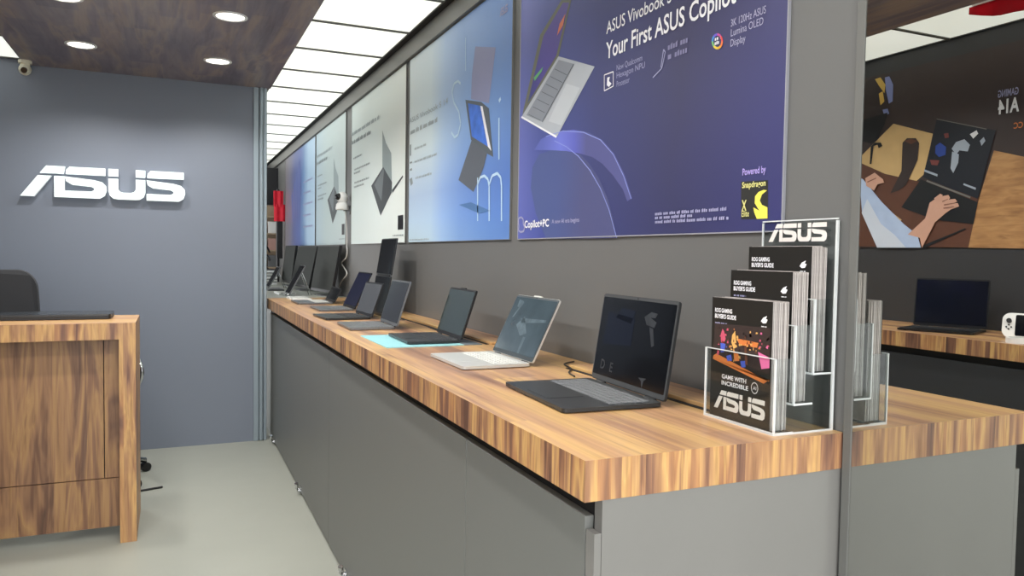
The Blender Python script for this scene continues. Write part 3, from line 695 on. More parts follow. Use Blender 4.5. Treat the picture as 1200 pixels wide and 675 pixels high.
# ------------------------------------------------------------------ laptops
def laptop(name, label, x, y, r, w, d, lean, hs, base, lidm, scr, keym, z=ZT, marks=None, notch=False, rz=None, edge=None, cat='laptop', group='open laptops on the display counter', th=.011):
    t = thing(name, label, cat, (x, y, z), -PI/2-r if rz is None else rz, group)
    b = MB(); b.prism(rrect(-w/2, w/2, -d, 0, .010), 2, .0025, th); b.build('base', base, t)
    for sx in (-w/2+.03, w/2-.03):
        for sy in (-d+.025, -.025): MB().cyl((sx, sy, 0), (sx, sy, .0025), .006, seg=12).build('foot', M['black'], t)
    b = MB(); kx0, kx1, ky0, ky1 = -w/2+.018, w/2-.018, -d*.52, -.022
    rows, cols_ = 6, 15
    for j in range(rows):
        for i in range(cols_):
            a = kx0+(kx1-kx0)*i/cols_; e = kx0+(kx1-kx0)*(i+1)/cols_
            if j == rows-1 and 4 <= i <= 8:
                if i > 4: continue
                e = kx0+(kx1-kx0)*9/cols_
            f1 = ky1-(ky1-ky0)*j/rows; f0 = ky1-(ky1-ky0)*(j+1)/rows
            b.box(a+.0018, e-.0018, f0+.0018, f1-.0018, th, th+.0016)
    b.build('keyboard', keym, t)
    MB().prism(rrect(-w*.17, w*.17, -d+.014, -d*.56, .004), 2, th, th+.0006).build('touchpad', base, t)
    for sx in (-1, 1): MB().cyl((sx*w*.28, .002, th-.003), (sx*w*.40, .002, th-.003), .005, seg=12).build('hinge', M['black'], t)
    T = Matrix.Translation((0, .004, th+.001)) @ Matrix.Rotation(-lean, 4, 'X')
    b = MB(); b.prism(rrect(-w/2, w/2, .0, hs, .008), 1, .0005, .006, T=T)
    if notch: b.prism(rrect(-.028, .028, hs-.008, hs+.004, .003), 1, -.0005, .0055, T=T)
    lid = b.build('lid', lidm, t)
    bz = .006
    sc = MB().prism(rrect(-w/2+.001, w/2-.001, .002, hs-.001, .007), 1, -.0008, .0004, T=T).build('bezel', M['black'] if not edge else edge, lid)
    sc = MB().prism(rrect(-w/2+bz, w/2-bz, .014, hs-bz-.002, .003), 1, -.0016, -.0009, T=T).build('screen', scr, lid)
    MB().cyl(T @ Vector((0, -.0009, hs-.0045)), T @ Vector((0, -.0018, hs-.0045)), .0016, seg=12).build('webcam', M['lens'], lid)
    if marks: marks(t, T, w, hs)
    return t
def marks1(t, T, w, hs):
    X = lambda f: -w/2+f*w
    Z = lambda f: f*hs
    b = MB()
    for (pts, mi) in (([(X(.30), Z(.86)), (X(.50), Z(.84)), (X(.46), Z(.70)), (X(.24), Z(.74))], 1), ([(X(.12), Z(.80)), (X(.5), Z(.76)), (X(.5), Z(.46)), (X(.10), Z(.42))], 1),
        ([(X(.62), Z(.80)), (X(.70), Z(.86)), (X(.78), Z(.85)), (X(.76), Z(.80)), (X(.70), Z(.80)), (X(.78), Z(.76)), (X(.76), Z(.70)), (X(.66), Z(.72))], 0),
        ([(X(.70), Z(.70)), (X(.75), Z(.69)), (X(.79), Z(.52)), (X(.76), Z(.50))], 0), ([(X(.66), Z(.16)), (X(.76), Z(.17)), (X(.73), Z(.14)), (X(.72), Z(.06)), (X(.70), Z(.13))], 0)):
        vs = [b.bm.verts.new(T @ Vector((p[0], -.0019, p[1]))) for p in pts]; f = b.bm.faces.new(vs); f.material_index = mi
    b.bm.normal_update(); bmesh.ops.triangulate(b.bm, faces=b.bm.faces[:])
    b.build('screen_picture', [M['screen_mark'], M['screen_navy']], t, fixn=False)
    text('screen_lettering', 'D', X(.12), Z(.14), .024, M['screen_mark'], t, d=.002, bold=.02, T=T)
    text('screen_lettering', 'E', X(.26), Z(.13), .024, M['screen_mark'], t, d=.002, bold=.02, T=T)
def marks2(t, T, w, hs):
    b = MB(); X = lambda f: -w/2+f*w; Z = lambda f: f*hs
    sm = mat('faint pale reflection on display', (84, 98, 106), .15, noise=.5, nscale=40)  # pale shapes paint reflections onto the silver laptop's screen
    for pts in ([(X(.12), Z(.92)), (X(.24), Z(.90)), (X(.20), Z(.78)), (X(.13), Z(.80))], [(X(.34), Z(.62)), (X(.92), Z(.66)), (X(.92), Z(.62)), (X(.40), Z(.54))], [(X(.30), Z(.50)), (X(.42), Z(.66)), (X(.62), Z(.40)), (X(.5), Z(.34))], [(X(.58), Z(.34)), (X(.64), Z(.34)), (X(.64), Z(.08)), (X(.60), Z(.06))], [(X(.22), Z(.9)), (X(.26), Z(.88)), (X(.16), Z(.62)), (X(.12), Z(.6))]):
        b.bm.faces.new([b.bm.verts.new(T @ Vector((p[0], -.0019, p[1]))) for p in pts])
    b.bm.normal_update(); bmesh.ops.triangulate(b.bm, faces=b.bm.faces[:]); b.build('screen_picture', sm, t, fixn=False)
gold = M['dark_alu']
laptop('laptop', 'black laptop with dark screen lettered D E, nearest the brochure rack', .986, 1.551, .055, .352, .238, .152, .222, M['dark_alu'], M['dark_alu'], M['screen'], M['key_grey'], marks=marks1, edge=mat('graphite bezel', (66, 68, 70), .4), th=.011)
laptop('laptop', 'silver laptop with pale keyboard and blue-grey screen, second from the brochure rack', .960, 2.165, .002, .306, .212, .45, .205, M['silver'], M['silver'], M['screen_blue'], M['key_light'], marks=marks2, notch=True, edge=mat('thin slate bezel', (52, 60, 64), .3))
mt_ = thing('paper_mat', 'teal blue paper mat under the third laptop', 'mat', (.83, 2.76, ZT)); MB().prism(rrect(-.155, .13, -.19, .22, .004), 2, 0, .0022).build('sheet', [M['teal']], mt_); MB().prism(rrect(.13, .20, -.19, .10, .004), 2, 0, .0020).build('fold_flap', [M['grey_mat']], mt_)
laptop('laptop', 'black laptop reflecting a white light, standing on the teal mat', .965, 2.775, .028, .309, .195, .314, .190, M['dark_alu'], M['black'], M['screen_teal'], M['key'], z=ZT+.0023, notch=True)
laptop('laptop', 'grey laptop with matte screen, next beyond the one on the teal mat', .878, 3.345, .018, .309, .196, .298, .203, M['mid_alu'], M['mid_alu'], M['screen'], M['key_grey'], edge=M['mid_alu'])
laptop('laptop', 'dark laptop with angled stand, in front of the tall dual-screen computer', .885, 3.86, -.05, .30, .22, .34, .175, M['dark_alu'], M['dark_alu'], mat('grey display glass', (70, 72, 76), .25), M['key'])
laptop('laptop', 'dark laptop with deep blue screen, beyond the tall dual-screen computer', .927, 4.42, -.01, .306, .189, .45, .225, M['mid_alu'], M['black'], mat('deep blue display glass', (30, 34, 58), .15), M['key_grey'])
laptop('laptop', 'thin grey laptop base in front of the nearer big monitor', .93, 5.02, .0, .31, .22, .5, .10, M['mid_alu'], M['dark_alu'], M['screen'], M['key_light'])
# dual-screen computer on kickstand
t = thing('dual_screen_computer', 'tall dark computer with two stacked screens on a kickstand', 'computer', (1.00, 4.02, ZT), -PI/2, None)
lean = .16
T = Matrix.Translation((0, 0, .012)) @ Matrix.Rotation(-lean, 4, 'X')
MB().prism(rrect(-.155, .155, 0, .198, .008), 1, 0, .008, T=T).build('lower_screen', M['dark_alu'], t)
MB().prism(rrect(-.150, .150, .006, .192, .004), 1, -.001, -.0002, T=T).build('display_glass', M['screen'], t)
MB().prism(rrect(-.155, .155, .204, .40, .008), 1, 0, .007, T=T).build('upper_screen', M['dark_alu'], t)
MB().prism(rrect(-.150, .150, .210, .394, .004), 1, -.001, -.0002, T=T).build('display_glass', M['screen'], t)
MB().cyl(T @ Vector((-.12, .004, .201)), T @ Vector((.12, .004, .201)), .0045).build('hinge', M['black'], t)
b = MB(); p0 = T @ Vector((0, .009, .14)); b.prism([(p0.y, p0.z), (p0.y+.004, p0.z+.002), (.11, .002), (.104, 0)], 0, -.11, .11); b.build('kickstand', M['dark_alu'], t)
MB().box(-.155, .155, -.012, .022, 0, .012).build('foot_rail', M['black'], t)
# display stand leg behind the dark laptop is its charging puck and tags
def monitor(x, y, rz, label, w=.60, h=.345, lean=.12, z=ZT, zb=.03, scr=None, foot=True):
    t = thing('monitor', label, 'monitor', (x, y, z), rz, 'large monitors at the far end of the counter')
    T = Matrix.Translation((0, 0, zb)) @ Matrix.Rotation(-lean, 4, 'X')
    MB().prism(rrect(-w/2, w/2, 0, h, .006), 1, 0, .022, T=T).build('casing', M['black'], t)
    MB().prism(rrect(-w/2+.006, w/2-.006, .02, h-.006, .003), 1, -.001, 0, T=T).build('screen', scr or mat('matte grey display', (58, 60, 58), .75, spec=.15), t)
    p = T @ Vector((0, .022, h*.45))
    MB().prism([(p.y-.004, p.z-.02), (p.y+.012, p.z+.03), (.13, .008), (.10, .008)], 0, -.035, .035).build('stand_neck', M['mid_alu'], t)
    MB().prism(rrect(-.11, .11, -.02, .15, .02), 2, 0, .008).build('stand_foot', M['mid_alu'], t)
    return t
monitor(1.02, 5.85, -PI/2+.10, 'large dark grey monitor nearest the white wall camera cord', w=.56, h=.355, lean=.17)
monitor(.99, 6.72, -PI/2+.06, 'large dark grey monitor second from the white cord, with a black side edge', w=.72, h=.355, lean=.2)
monitor(1.0, 7.62, -PI/2+.02, 'dark monitor farthest along the poster wall', w=.6, h=.36, lean=.12)
# white keyboards / laptop decks in front of them
def keyboard_thing(x, y, label, w=.30, d=.13, m_=None, z=ZT):
    t = thing('keyboard', label, 'keyboard', (x, y, z), -PI/2, 'keyboards in front of the far monitors')
    MB().prism(rrect(-w/2, w/2, -d/2, d/2, .008), 2, 0, .010).build('case', m_ or M['white'], t)
    b = MB()
    for j in range(5):
        for i in range(14):
            a = -w/2+.008+(w-.016)*i/14; c = -d/2+.008+(d-.016)*j/5
            b.box(a+.001, a+(w-.016)/14-.001, c+.001, c+(d-.016)/5-.001, .010, .014)
    b.build('keys', M['key_light'] if m_ is None else M['key_grey'], t)
keyboard_thing(.80, 5.12+.30, 'white keyboard in front of the nearer large monitor')
keyboard_thing(.80, 6.15, 'white keyboard in front of the second large monitor', z=ZT)
keyboard_thing(.79, 6.75, 'dark keyboard behind the white ones at the far end', m_=M['dark_alu'], z=ZT)
# small standing tablet with silver easel
for (x, y, lb, hh) in ((.78, 5.88, 'grey tablet propped on a silver easel before the second large monitor', .24), (.76, 7.0, 'small grey tablet leaning far down the counter', .2)):
    zb_ = ZT
    t = thing('tablet', lb, 'tablet', (x, y, zb_), -PI/2+.05, 'tablets on easels')
    T = Matrix.Translation((0, 0, .018)) @ Matrix.Rotation(-.5, 4, 'X')
    MB().prism(rrect(-.09, .09, 0, hh, .008), 1, 0, .008, T=T).build('casing', M['mid_alu'], t)
    MB().prism(rrect(-.083, .083, .006, hh-.006, .005), 1, -.0008, 0, T=T).build('screen', M['screen'], t)
    b = MB(); q = T @ Vector((0, .009, hh*.8))
    for s in (-.05, .05): b.tube([(s, -.03, .004), (s, .0, .012), (s*.6, q.y, q.z), (s, q.y+.07, .004)], .004)
    b.box(-.06, .06, -.034, -.026, 0, .02); b.build('easel', M['chrome'], t)
# white boxes stacked at the far end
for k in range(5):
    o = MB().box(-.14, .14, -.16, .16, 0, .022, 0, .002).build('box', M['white'] if k % 2 == 0 else M['silver'], loc=(.80, 7.95, ZT+.030*k))
    b = MB().box(-.135, .135, -.155, .155, .0222, .0298).build('lid_gap', M['dark_alu'], o)
    tag(o, ['lowest', 'second lowest', 'middle', 'second highest', 'topmost'][k]+' flat white box of the stack at the far end of the counter', 'box', 'stack of flat white boxes')
# ------------------------------------------------------------------ far end: shelf, black header, red banner
hd = MB().box(.3, 1.166, 9.6, 9.72, 1.86, 2.30).build('header_sign', M['blackp']); tag(hd, 'black header board high above the far shelving', 'header board')
MB().box(-.02, .0, 0, .02, 0, 0).bm.free()
t = thing('far_shelf', 'beige display shelving with small goods beyond the end column', 'shelving', (.86, 9.62, 0))
MB().box(-.35, .30, 0, .02, 0, 1.855).build('back_panel', M['beige'], t)
for z in (.9, 1.1, 1.3, 1.5, 1.7): MB().box(-.35, .30, -.18, 0, z, z+.015).build('shelf', M['beige'], t)
for i, z in enumerate((.915, 1.115, 1.315, 1.515)):
    for j in range(3):
        hgt = .09+.05*((i*3+j) % 3)/2
        o = MB().box(-.05, .05, -.05, .05, 0, hgt, 0, .004).build('carton', [M['pinkbox'], M['white'], M['beige'], M['mid_alu']][(i+j) % 4], loc=(.80+.145*j, 9.53, z))
        tag(o, ['dusty pink', 'white', 'beige', 'grey'][(i+j) % 4]+' carton on the '+['lowest', 'second', 'third', 'top'][i]+' far shelf, '+['left', 'middle', 'right'][j]+' of its row', 'carton', 'cartons on the far shelves')
t = thing('hanging_banner', 'bright red cloth banner on a black post at the far end of the aisle', 'banner', (1.09, 8.95, 0))
b = MB()
for a, c, z0, z1 in ((-.05, .055, 1.80, 1.98), (-.045, .075, 1.64, 1.83)):
    n = 10; vs = [[b.bm.verts.new((a+(c-a)*i/n, .005*math.sin(i*1.1+z0*9)+sy, z)) for i in range(n+1)] for sy in (0, .02) for z in (z0, z1)]
    for r0, r1 in ((vs[0], vs[1]), (vs[2], vs[3]), (vs[0], vs[2]), (vs[1], vs[3])):
        for i in range(n): b.bm.faces.new((r0[i], r0[i+1], r1[i+1], r1[i]))
    for i in (0, n): b.bm.faces.new((vs[0][i], vs[1][i], vs[3][i], vs[2][i]))
b.build('cloth', M['red'], t)
MB().cyl((.0, .045, .01), (.0, .045, 2.0), .018).box(-.12, .10, -.06, .15, 0, .02).box(-.01, .05, .02, .05, ZT+.25, 1.66).build('post', M['black'], t)
# dark plant-like stand in front (cable stand)
t = thing('accessory_stand', 'black branching accessory stand on the far end of the counter', 'stand', (.86, 8.4, ZT))
b = MB(); b.cyl((0, 0, 0), (0, 0, .012), .07); b.cyl((0, 0, .012), (0, 0, .36), .012)
for k in range(9):
    a = k*2.4; z = .12+.028*k; b.tube(spline([(0, 0, z), (math.cos(a)*.05, math.sin(a)*.05, z+.03), (math.cos(a)*.085, math.sin(a)*.085, z-.03)]), .010)
b.build('stand_frame', M['black'], t)

# ------------------------------------------------------------------ security cables
def cable(pts, label, m_='black', r=.0022):
    o = MB().tube(spline(pts), r).build('security_cable', M[m_]); tag(o, label, 'cable', 'security cables on the counter'); return o
cable([(.99, 1.80, ZT+.0035), (1.01, 1.87, ZT+.003), (1.05, 1.93, ZT+.003), (1.075, 2.02, ZT+.003), (1.13, 2.06, ZT+.003)], 'black cable from the left rear of the D E laptop towards the wall')
cable([(.995, 2.335, ZT+.0035), (1.02, 2.38, ZT+.003), (1.04, 2.46, ZT+.003), (1.10, 2.51, ZT+.003), (1.14, 2.50, ZT+.003)], 'black cable from behind the silver laptop to the wall')
cable([(1.00, 2.95, ZT+.0035), (1.02, 3.02, ZT+.0035), (1.03, 3.14, ZT+.003), (1.036, 3.25, ZT+.004)], 'black cable between the third and fourth laptop')
cable([(.905, 3.52, ZT+.0035), (.95, 3.57, ZT+.0035), (1.0, 3.62, ZT+.003), (1.036, 3.6, ZT+.004)], 'black cable behind the fourth, grey laptop')
cable([(.95, 4.63, ZT+.0035), (.98, 4.75, ZT+.0035), (1.0, 4.86, ZT+.003), (1.03, 4.9, ZT+.004)], 'black cable behind the laptop with the deep blue screen')

# ------------------------------------------------------------------ brochure rack
HY1, HY0, HX0, HX1 = 1.284, 1.081, 1.016, 1.156
rk = thing('brochure_rack', 'clear acrylic three-tier brochure rack lettered ASUS on the counter end', 'brochure holder', (HX0, HY1, ZT), -PI/2)
RW = HY1-HY0; ta = .0025
TI = [(0, .044, .004, .143), (.046, .090, .056, .204), (.092, .136, .112, .253)]     # depth from, to, floor height, pocket top
E_ = .0024
def sheet(b, x0, x1, y0, y1, z0, z1):
    b.box(x0, x1, y0, y1, z0, z1, 0)
for k, (d0, d1, zf, zt_) in enumerate(TI):
    b = MB(); sheet(b, 0, RW, d0, d0+ta, zf if k else 0, zt_)
    b.build('front_sheet', M['acrylic'], rk)
    b = MB(); sheet(b, 0, RW, d0+ta, d1, zf-.002, zf+.0005); b.build('tier_floor', M['acrylic'], rk)
    b = MB()
    zz0 = zf if k else 0
    b.box(-.0006, E_*1.4, d0-.0006, d0+ta, zz0, zt_); b.box(RW-E_*1.4, RW+.0006, d0-.0006, d0+ta, zz0, zt_); b.box(E_, RW-E_, d0-.0006, d0+ta, zt_-.0012, zt_+.0006)
    b.box(E_, RW-E_, d0-.001, d0+.001, zf-.0025, zf+.001)
    b.box(RW-.002, RW+.0008, d0, d1+.002, zf-.0026, zf+.001)
    b.build('polished_edge', M['acr_edge'], rk)
for x in (0, RW-ta):
    MB().prism([(TI[0][0]+ta, .001), (.136, .001), (.136, TI[2][3]), (TI[2][0]+ta, TI[2][3]), (TI[2][0]+ta, TI[1][3]), (TI[1][0]+ta, TI[1][3]), (TI[1][0]+ta, TI[0][3]), (TI[0][0]+ta, TI[0][3])], 0, x+.0002, x+ta-.0002).build('side_sheet', M['acrylic'], rk)
b = MB(); sheet(b, 0, RW, .1425, .1425+ta, 0, .408); b.build('back_sheet', M['acrylic'], rk)
b = MB(); b.box(-.0005, .0022, .142, .1455, 0, .404); b.box(RW-.0030, RW+.0014, .141, .1460, 0, .404); b.box(0, RW, .1422, .1455, .4060, .4085)
b.box(RW-.0024, RW+.0010, 0, .143, -.0000, .0035); b.box(0, RW, -.0010, .0015, 0, .003)
b.build('polished_edge', M['acr_edge'], rk)
logo_flat(.022, .364, RW-.045, .037, -.1400, M['logo_print'], rk)
lab(rk.children[-1], 'white ASUS lettering on the clear back sheet') if False else None
# lettering needs body: thin raised letters
# front cover lettering lies on the brochure itself
def brochure(k, i, n):
    d0, d1, zf, zt_ = TI[k]; th = .0037
    BWd = .174; BH = [.243, .247, .240][k]
    front = (i == 0)
    dd = d0+ta+.001+i*(d1-d0-ta-.0015)/n; jit = random.uniform(-.0012, .0012); jz = random.uniform(-.0015, .0015) if i else 0
    lb = ('black gaming brochure at the front of the '+['lowest', 'middle', 'top'][k]+' tier of the acrylic rack') if front else ('brochure behind the front one in the '+['lowest', 'middle', 'top'][k]+' tier, only its page edges showing')
    t = thing('brochure', lb, 'brochure', (HX0+dd, HY1-.014-jit, ZT+zf+.001), -PI/2, ['lowest', 'middle', 'top'][k]+' tier brochures')
    MB().box(0, BWd, 0, .0005, 0, BH+jz).build('cover', M['cover'] if front else M['paper2'], t)
    MB().box(.0, BWd-.001, .0006, th-.0006, .0006, BH+jz-.0008).build('pages', M['paper'] if (i+k) % 3 else M['paper2'], t)
    if not front: return t
    d = .0006
    text('title', 'ROG GAMING', .010, BH-.030, .0085, M['ink_white'], t, width=.052, d=d, bold=.03)
    text('title', "BUYER'S GUIDE", .010, BH-.042, .0085, M['ink_white'], t, width=.064, d=d, bold=.03)
    b = MB(); words(b, .011, .048, BH-.054, .0045, d, seed=k); b.build('subtitle', M['ink_soft'], t, fixn=False)
    b = MB(); ex = BWd-.030
    b.flat([(ex, BH-.038), (ex+.006, BH-.031), (ex+.016, BH-.027), (ex+.013, BH-.033), (ex+.018, BH-.034), (ex+.014, BH-.041), (ex+.006, BH-.042)], d)
    words(b, ex+.002, ex+.016, BH-.049, .003, d, seed=9)
    b.bm.normal_update(); bmesh.ops.triangulate(b.bm, faces=b.bm.faces[:]); b.build('eye_emblem', M['ink_white'], t, fixn=False)
    if k == 0:
        Hh = BH
        def F(b, pts, mi): b.flat([(x*BWd, z*Hh) for x, z in pts], d+.00008*(mi+1), mi)
        b = MB()
        F(b, [(.06, .78), (.98, .80), (.98, .44), (.04, .52)], 0)
        F(b, [(.05, .505), (.10, .525), (.98, .385), (.98, .40), (.90, .36), (.04, .475)], 1)
        F(b, [(.17, .69), (.20, .74), (.23, .72), (.26, .66), (.22, .61), (.18, .63)], 2)
        F(b, [(.17, .62), (.26, .62), (.24, .55), (.18, .54)], 3)
        F(b, [(.12, .56), (.15, .55), (.14, .51), (.11, .52)], 2)
        F(b, [(.37, .70), (.42, .74), (.44, .66), (.46, .61), (.40, .59), (.36, .64)], 4)
        F(b, [(.44, .68), (.80, .67), (.78, .63), (.50, .63)], 1)
        F(b, [(.58, .62), (.62, .62), (.64, .48), (.60, .48)], 5)
        F(b, [(.28, .52), (.36, .54), (.38, .49), (.30, .48)], 3); F(b, [(.52, .50), (.60, .51), (.61, .46), (.54, .45)], 3)
        F(b, [(.80, .60), (.98, .57), (.98, .49), (.86, .47)], 6)
        F(b, [(.40, .56), (.48, .56), (.50, .50), (.42, .49)], 1)
        rr = random.Random(5)
        for q in range(90):
            x = rr.uniform(.08, .94); z = rr.gauss(.62, .055); w_ = rr.uniform(.012, .04); h_ = rr.uniform(.008, .022)
            if not .47 < z < .76: continue
            mi = rr.choice((2, 2, 3, 0, 5)) if x < .32 else rr.choice((1, 4, 4, 5, 0, 0)) if x < .8 else rr.choice((6, 2, 0, 5))
            F(b, [(x, z), (x+w_, z+rr.uniform(-.006, .006)), (x+w_*.9, z+h_), (x+w_*.2, z+h_*1.1)], mi)
        b.build('cover_picture', [M['darkbrownp'], M['orange'], M['magenta'], M['bluep'], M['amber'], M['brownp'], M['pink']], t, fixn=False)
        text('slogan', 'GAME WITH', .036, .080, .0085, M['ink_white'], t, width=.072, d=d, bold=.02)
        text('slogan', 'INCREDIBLE', .036, .067, .0085, M['ink_white'], t, width=.078, d=d, bold=.02)
        b = MB(); c0 = circ(.132, .075, .0095, .011, 20); c1 = circ(.132, .075, .0082, .0097, 20)
        for q in range(20): b.flat([c0[q], c0[(q+1) % 20], c1[(q+1) % 20], c1[q]], d)
        b.build('slogan_ring', M['ink_white'], t, fixn=False); text('slogan', 'AI', .1275, .0715, .007, M['ink_white'], t, width=.009, d=d)
        logo_flat(.014, .017, .148, .038, d, M['logo_print'], t)
    return t
for k in range(3):
    for i in range(10): brochure(k, i, 10)

# ------------------------------------------------------------------ opposite display (seen in the mirror)
XF = -.762
c3 = thing('opposite_counter', 'dark counter with walnut worktop seen in the mirror', 'counter', (XO+.002, .35, 0))
o = MB().box(0, XF-XO, 0, 3.25, ZB, ZT).build('worktop', [M['wood_top'], M['wood_edge']], c3)
for q in o.data.polygons:
    if abs(q.normal.z) < .5: q.material_index = 1
MB().box(0, XF-XO-.03, .02, 3.23, .87, ZB).build('shadow_gap', M['reveal'], c3)
MB().box(0, XF-XO-.02, .02, 3.23, 0, .87).build('cabinet', M['wall_dark'], c3)
# its laptop, turned towards the mirror
laptop('laptop', 'black gaming laptop seen in the mirror under the dark desk scene poster', -1.10, 2.50, 0, .32, .24, .12, .235, M['black'], M['black'], M['screen'], M['key'], rz=PI/2-.38, group='devices on the opposite counter')
# handheld console on a stand
hx, hy = at(1188, 378, x=3.30).x, at(1188, 378, x=3.30).y
t = thing('handheld_console', 'white handheld game console with black screen at the right edge of the mirror', 'game console', (2*W-3.34, 2.015, ZT), PI/2-.45)
T = Matrix.Translation((0, 0, .008)) @ Matrix.Rotation(-.3, 4, 'X')
MB().prism(rrect(-.14, .14, 0, .108, .03), 1, 0, .022, T=T).build('body', M['white'], t)
MB().prism(rrect(-.092, .092, .008, .100, .006), 1, -.001, 0, T=T).build('screen', M['screen'], t)
for sx in (-1, 1):
    MB().cyl(T @ Vector((sx*.115, 0, .072)), T @ Vector((sx*.115, -.012, .072)), .010).build('thumb_stick', M['black'], t)
    for q in range(4):
        a = q*PI/2; MB().cyl(T @ Vector((sx*.115+.009*math.cos(a), 0, .045+.009*math.sin(a))), T @ Vector((sx*.115+.009*math.cos(a), -.004, .045+.009*math.sin(a))), .0035, seg=10).build('button', M['black'], t)
MB().box(-.05, .05, -.03, .05, 0, .009, 0, .002).build('stand', M['black'], t)
t = thing('charging_dock', 'small round white dock beside the handheld console in the mirror', 'dock', (XF-.07, 2.0, ZT))
MB().cyl((0, 0, 0), (0, 0, .022), .042, seg=28).build('body', M['white'], t); MB().cyl((0, 0, .022), (0, 0, .024), .03, seg=28).build('pad', M['silver'], t)
# poster on the opposite wall: local X runs along +Y in the room
PO0, PO1 = 1.55, 3.42
XM = 2*W-XO
ZO0 = 1.372; ZO1 = 2.335
bg = mat('dark espresso print', (60, 48, 46), .45, noise=.35, nscale=3)
tp = thing('poster', 'dark desk scene poster with a hand on a laptop, seen in the mirror', 'poster', (XO, PO0, ZO0), PI/2, 'framed posters along the wall')
MB().box(0, PO1-PO0, -.006, -.001, 0, ZO1-ZO0).build('print', bg, tp)
def vo(pts):
    o = []
    for px, py in pts:
        q = at(px, py, x=XM-.0065); o.append((q.y-PO0, q.z-ZO0))
    return o
def oc(zx, zy): return (1000+zx/3.07, 80+zy/3.068)     # crop reading to photo position
LAY = [0]
def opart(name, shapes, mats):
    b = MB()
    for k, (pts, mi) in enumerate(shapes): LAY[0] += 1; b.flat(vo([oc(*p) for p in pts]), DP+.00025*LAY[0], mi)
    b.bm.normal_update(); bmesh.ops.triangulate(b.bm, faces=b.bm.faces[:]); return b.build(name, mats, tp, fixn=False)
opart('table_picture', [
    ([(20, 330), (150, 200), (292, 236), (262, 380), (160, 470), (30, 360)], 0),
    ([(30, 340), (120, 380), (300, 420), (480, 470), (420, 645), (20, 640)], 1),
    ([(512, 296), (720, 340), (720, 650), (420, 645), (455, 480)], 2),
    ([(120, 500), (180, 545), (168, 560), (110, 515)], 0)], [M['tanp'], M['brownp'], M['woodp']])
opart('headphones_picture', [
    ([(40, 60), (80, 30), (125, 40), (130, 160), (110, 220), (60, 240), (30, 200)], 0),
    ([(84, 40), (104, 34), (122, 60), (118, 90), (100, 66)], 1), ([(98, 92), (112, 84), (118, 120), (104, 134)], 1),
    ([(120, 34), (136, 30), (150, 60), (148, 120), (134, 128), (124, 80)], 2), ([(112, 150), (130, 146), (136, 164), (118, 172)], 2),
    ([(30, 190), (130, 160), (120, 200), (90, 262), (70, 270), (34, 262)], 3)], [M['darkbrownp'], mat('print warm yellow', (214, 176, 84), .5), mat('print steel blue', (130, 140, 190), .5), M['blackp']])
opart('mug_picture', [([(184, 268), (200, 252), (232, 252), (244, 270), (238, 330), (222, 366), (196, 420), (170, 440), (140, 450), (180, 370)], 0), ([(190, 262), (214, 254), (238, 262), (214, 274)], 1)], [M['darkbrownp'], M['brownp']])
opart('cable_picture', [([(66, 345), (70, 282), (84, 268), (106, 268), (112, 280), (98, 288), (94, 276), (80, 280), (72, 345)], 0), ([(250, 640), (410, 575), (412, 580), (262, 648)], 0)], [M['blackp']])
opart('laptop_picture', [
    ([(308, 182), (520, 224), (455, 470), (258, 392)], 0),
    ([(250, 400), (455, 482), (440, 560), (300, 545), (180, 500)], 1),
    ([(272, 402), (430, 462), (428, 468), (270, 408)], 2),
    ([(308, 182), (488, 218), (487, 221), (308, 185)], 2)], [mat('print near black blue', (28, 30, 40), .4), M['blackp'], mat('print grey line', (120, 116, 112), .5)])
opart('screen_picture', [
    ([(304, 280), (320, 268), (342, 284), (340, 312), (316, 320), (302, 306)], 0), ([(334, 236), (350, 234), (352, 250), (338, 252)], 3),
    ([(362, 290), (378, 266), (408, 256), (428, 276), (420, 300), (390, 296), (378, 312)], 1), ([(364, 300), (388, 310), (386, 340), (368, 378), (358, 360)], 1),
    ([(428, 238), (452, 224), (458, 236), (440, 254)], 2), ([(464, 262), (478, 248), (484, 262), (470, 280)], 1), ([(284, 330), (318, 332), (312, 350), (290, 348)], 3),
    ([(264, 364), (312, 382), (311, 390), (264, 372)], 1), ([(406, 414), (450, 430), (449, 438), (405, 420)], 1)], [M['dimbluep'], M['silverp'], M['ink_white'], mat('print dull red', (120, 60, 56), .5)])
opart('arm_picture', [
    ([(30, 392), (44, 400), (110, 480), (190, 560), (240, 600), (252, 645), (96, 645), (40, 520)], 0),
    ([(205, 598), (268, 540), (282, 520), (306, 548), (290, 580), (256, 645), (248, 610)], 1),
    ([(268, 540), (284, 484), (316, 462), (346, 468), (372, 482), (388, 498), (360, 508), (338, 524), (306, 552)], 1),
    ([(346, 480), (386, 486), (390, 497), (352, 502)], 1), ([(322, 470), (352, 458), (358, 468), (330, 486)], 1),
    ([(52, 396), (86, 376), (116, 400), (120, 412), (96, 418), (84, 440), (56, 424)], 1),
    ([(300, 468), (322, 452), (332, 456), (312, 486)], 1), ([(322, 462), (352, 456), (358, 466), (330, 484)], 1),
    ([(338, 474), (376, 470), (384, 480), (346, 492)], 1), ([(330, 478), (350, 470), (351, 472), (331, 482)], 3), ([(336, 490), (378, 483), (378, 486), (337, 494)], 3), ([(334, 502), (372, 497), (372, 500), (335, 506)], 3),
    ([(60, 408), (92, 394), (93, 397), (61, 412)], 3),
    ([(40, 520), (60, 470), (110, 560), (160, 600), (200, 645), (96, 645)], 2)], [M['shirtp'], M['skinp'], mat('print pale sleeve', (204, 212, 226), .5), mat('print finger shadow', (140, 96, 80), .5)])
def otext(nm, body, pr, pl, hgt, mt_, bold=0):
    (u0, v0), (u1, v1) = vo([oc(*pr), oc(*pl)]); text(nm, body, u0, v0, hgt, mt_, tp, width=u1-u0, d=DP+.012, bold=bold)
otext('headline', 'GAMING', (606, 94), (532, 108), .034, M['ink_soft'], .02)
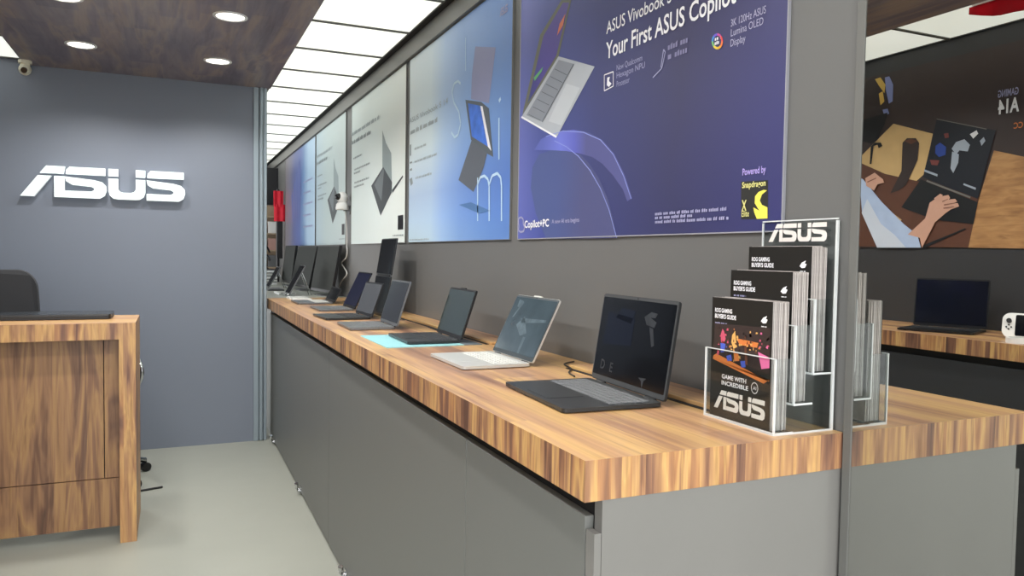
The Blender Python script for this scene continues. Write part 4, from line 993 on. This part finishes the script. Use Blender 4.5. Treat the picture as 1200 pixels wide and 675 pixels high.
otext('headline', 'A14', (608, 154), (532, 166), .066, M['ink_white'], .03)
otext('caption', 'CC', (622, 214), (588, 222), .028, M['orange'], .02)
# red fabric swag under the ceiling on that side
t = thing('red_swag', 'red fabric swag hanging under the ceiling, at the top right of the mirror', 'decoration', (XF-.10, 1.98, ZC-.12))
b = MB(); n, mrow = 14, 6; g = []
for j in range(mrow+1):
    g.append([b.bm.verts.new((.03*math.sin(i*.9)*(j/mrow), (i/n-.5)*.62, .10-(j/mrow)*(.03+.06*math.sin(PI*i/n)))) for i in range(n+1)])
for j in range(mrow):
    for i in range(n): b.bm.faces.new((g[j][i], g[j][i+1], g[j+1][i+1], g[j+1][i]))
r_ = bmesh.ops.solidify(b.bm, geom=b.bm.faces[:], thickness=.004)
b.build('fabric', M['red'], t, smooth=True)
b = MB().box(-.012, .012, -.29, .29, .100, .1195); b.build('header_bar', M['white'], t)

# ------------------------------------------------------------------ light
wd = bpy.data.worlds.new('hall'); S.world = wd; wd.use_nodes = True
bgn = wd.node_tree.nodes['Background']; bgn.inputs['Color'].default_value = (.97, .985, 1, 1); bgn.inputs['Strength'].default_value = 2.1
def spot(x, y, p=24):
    l = bpy.data.lights.new('downlight_beam', 'SPOT'); l.energy = p; l.spot_size = 2.6; l.spot_blend = .5; l.shadow_soft_size = .06; l.color = (1, .98, .95)
    o = bpy.data.objects.new('downlight_beam', l); C.objects.link(o); o.location = (x, y, ZC-.045)
for x, y in ((-.447, 4.76), (.243, 4.79), (.252, 3.86), (-.43, 3.89)): spot(x, y)
for y in (2.93, 1.99, 1.05):  # beams of the added unseen downlights
    for x in (-.44, .25): spot(x, y, 24)
# unseen area light behind the viewer, added to brighten the aisle
def area(x, y, z, sx, sy, e):
    l = bpy.data.lights.new('fill_light', 'AREA'); l.shape = 'RECTANGLE'; l.size = sx; l.size_y = sy; l.energy = e; l.color = (.98, .99, 1)
    o = bpy.data.objects.new('fill_light', l); C.objects.link(o); o.location = (x, y, z)
area(0, -2.6, 3.2, 3, 2, 190)
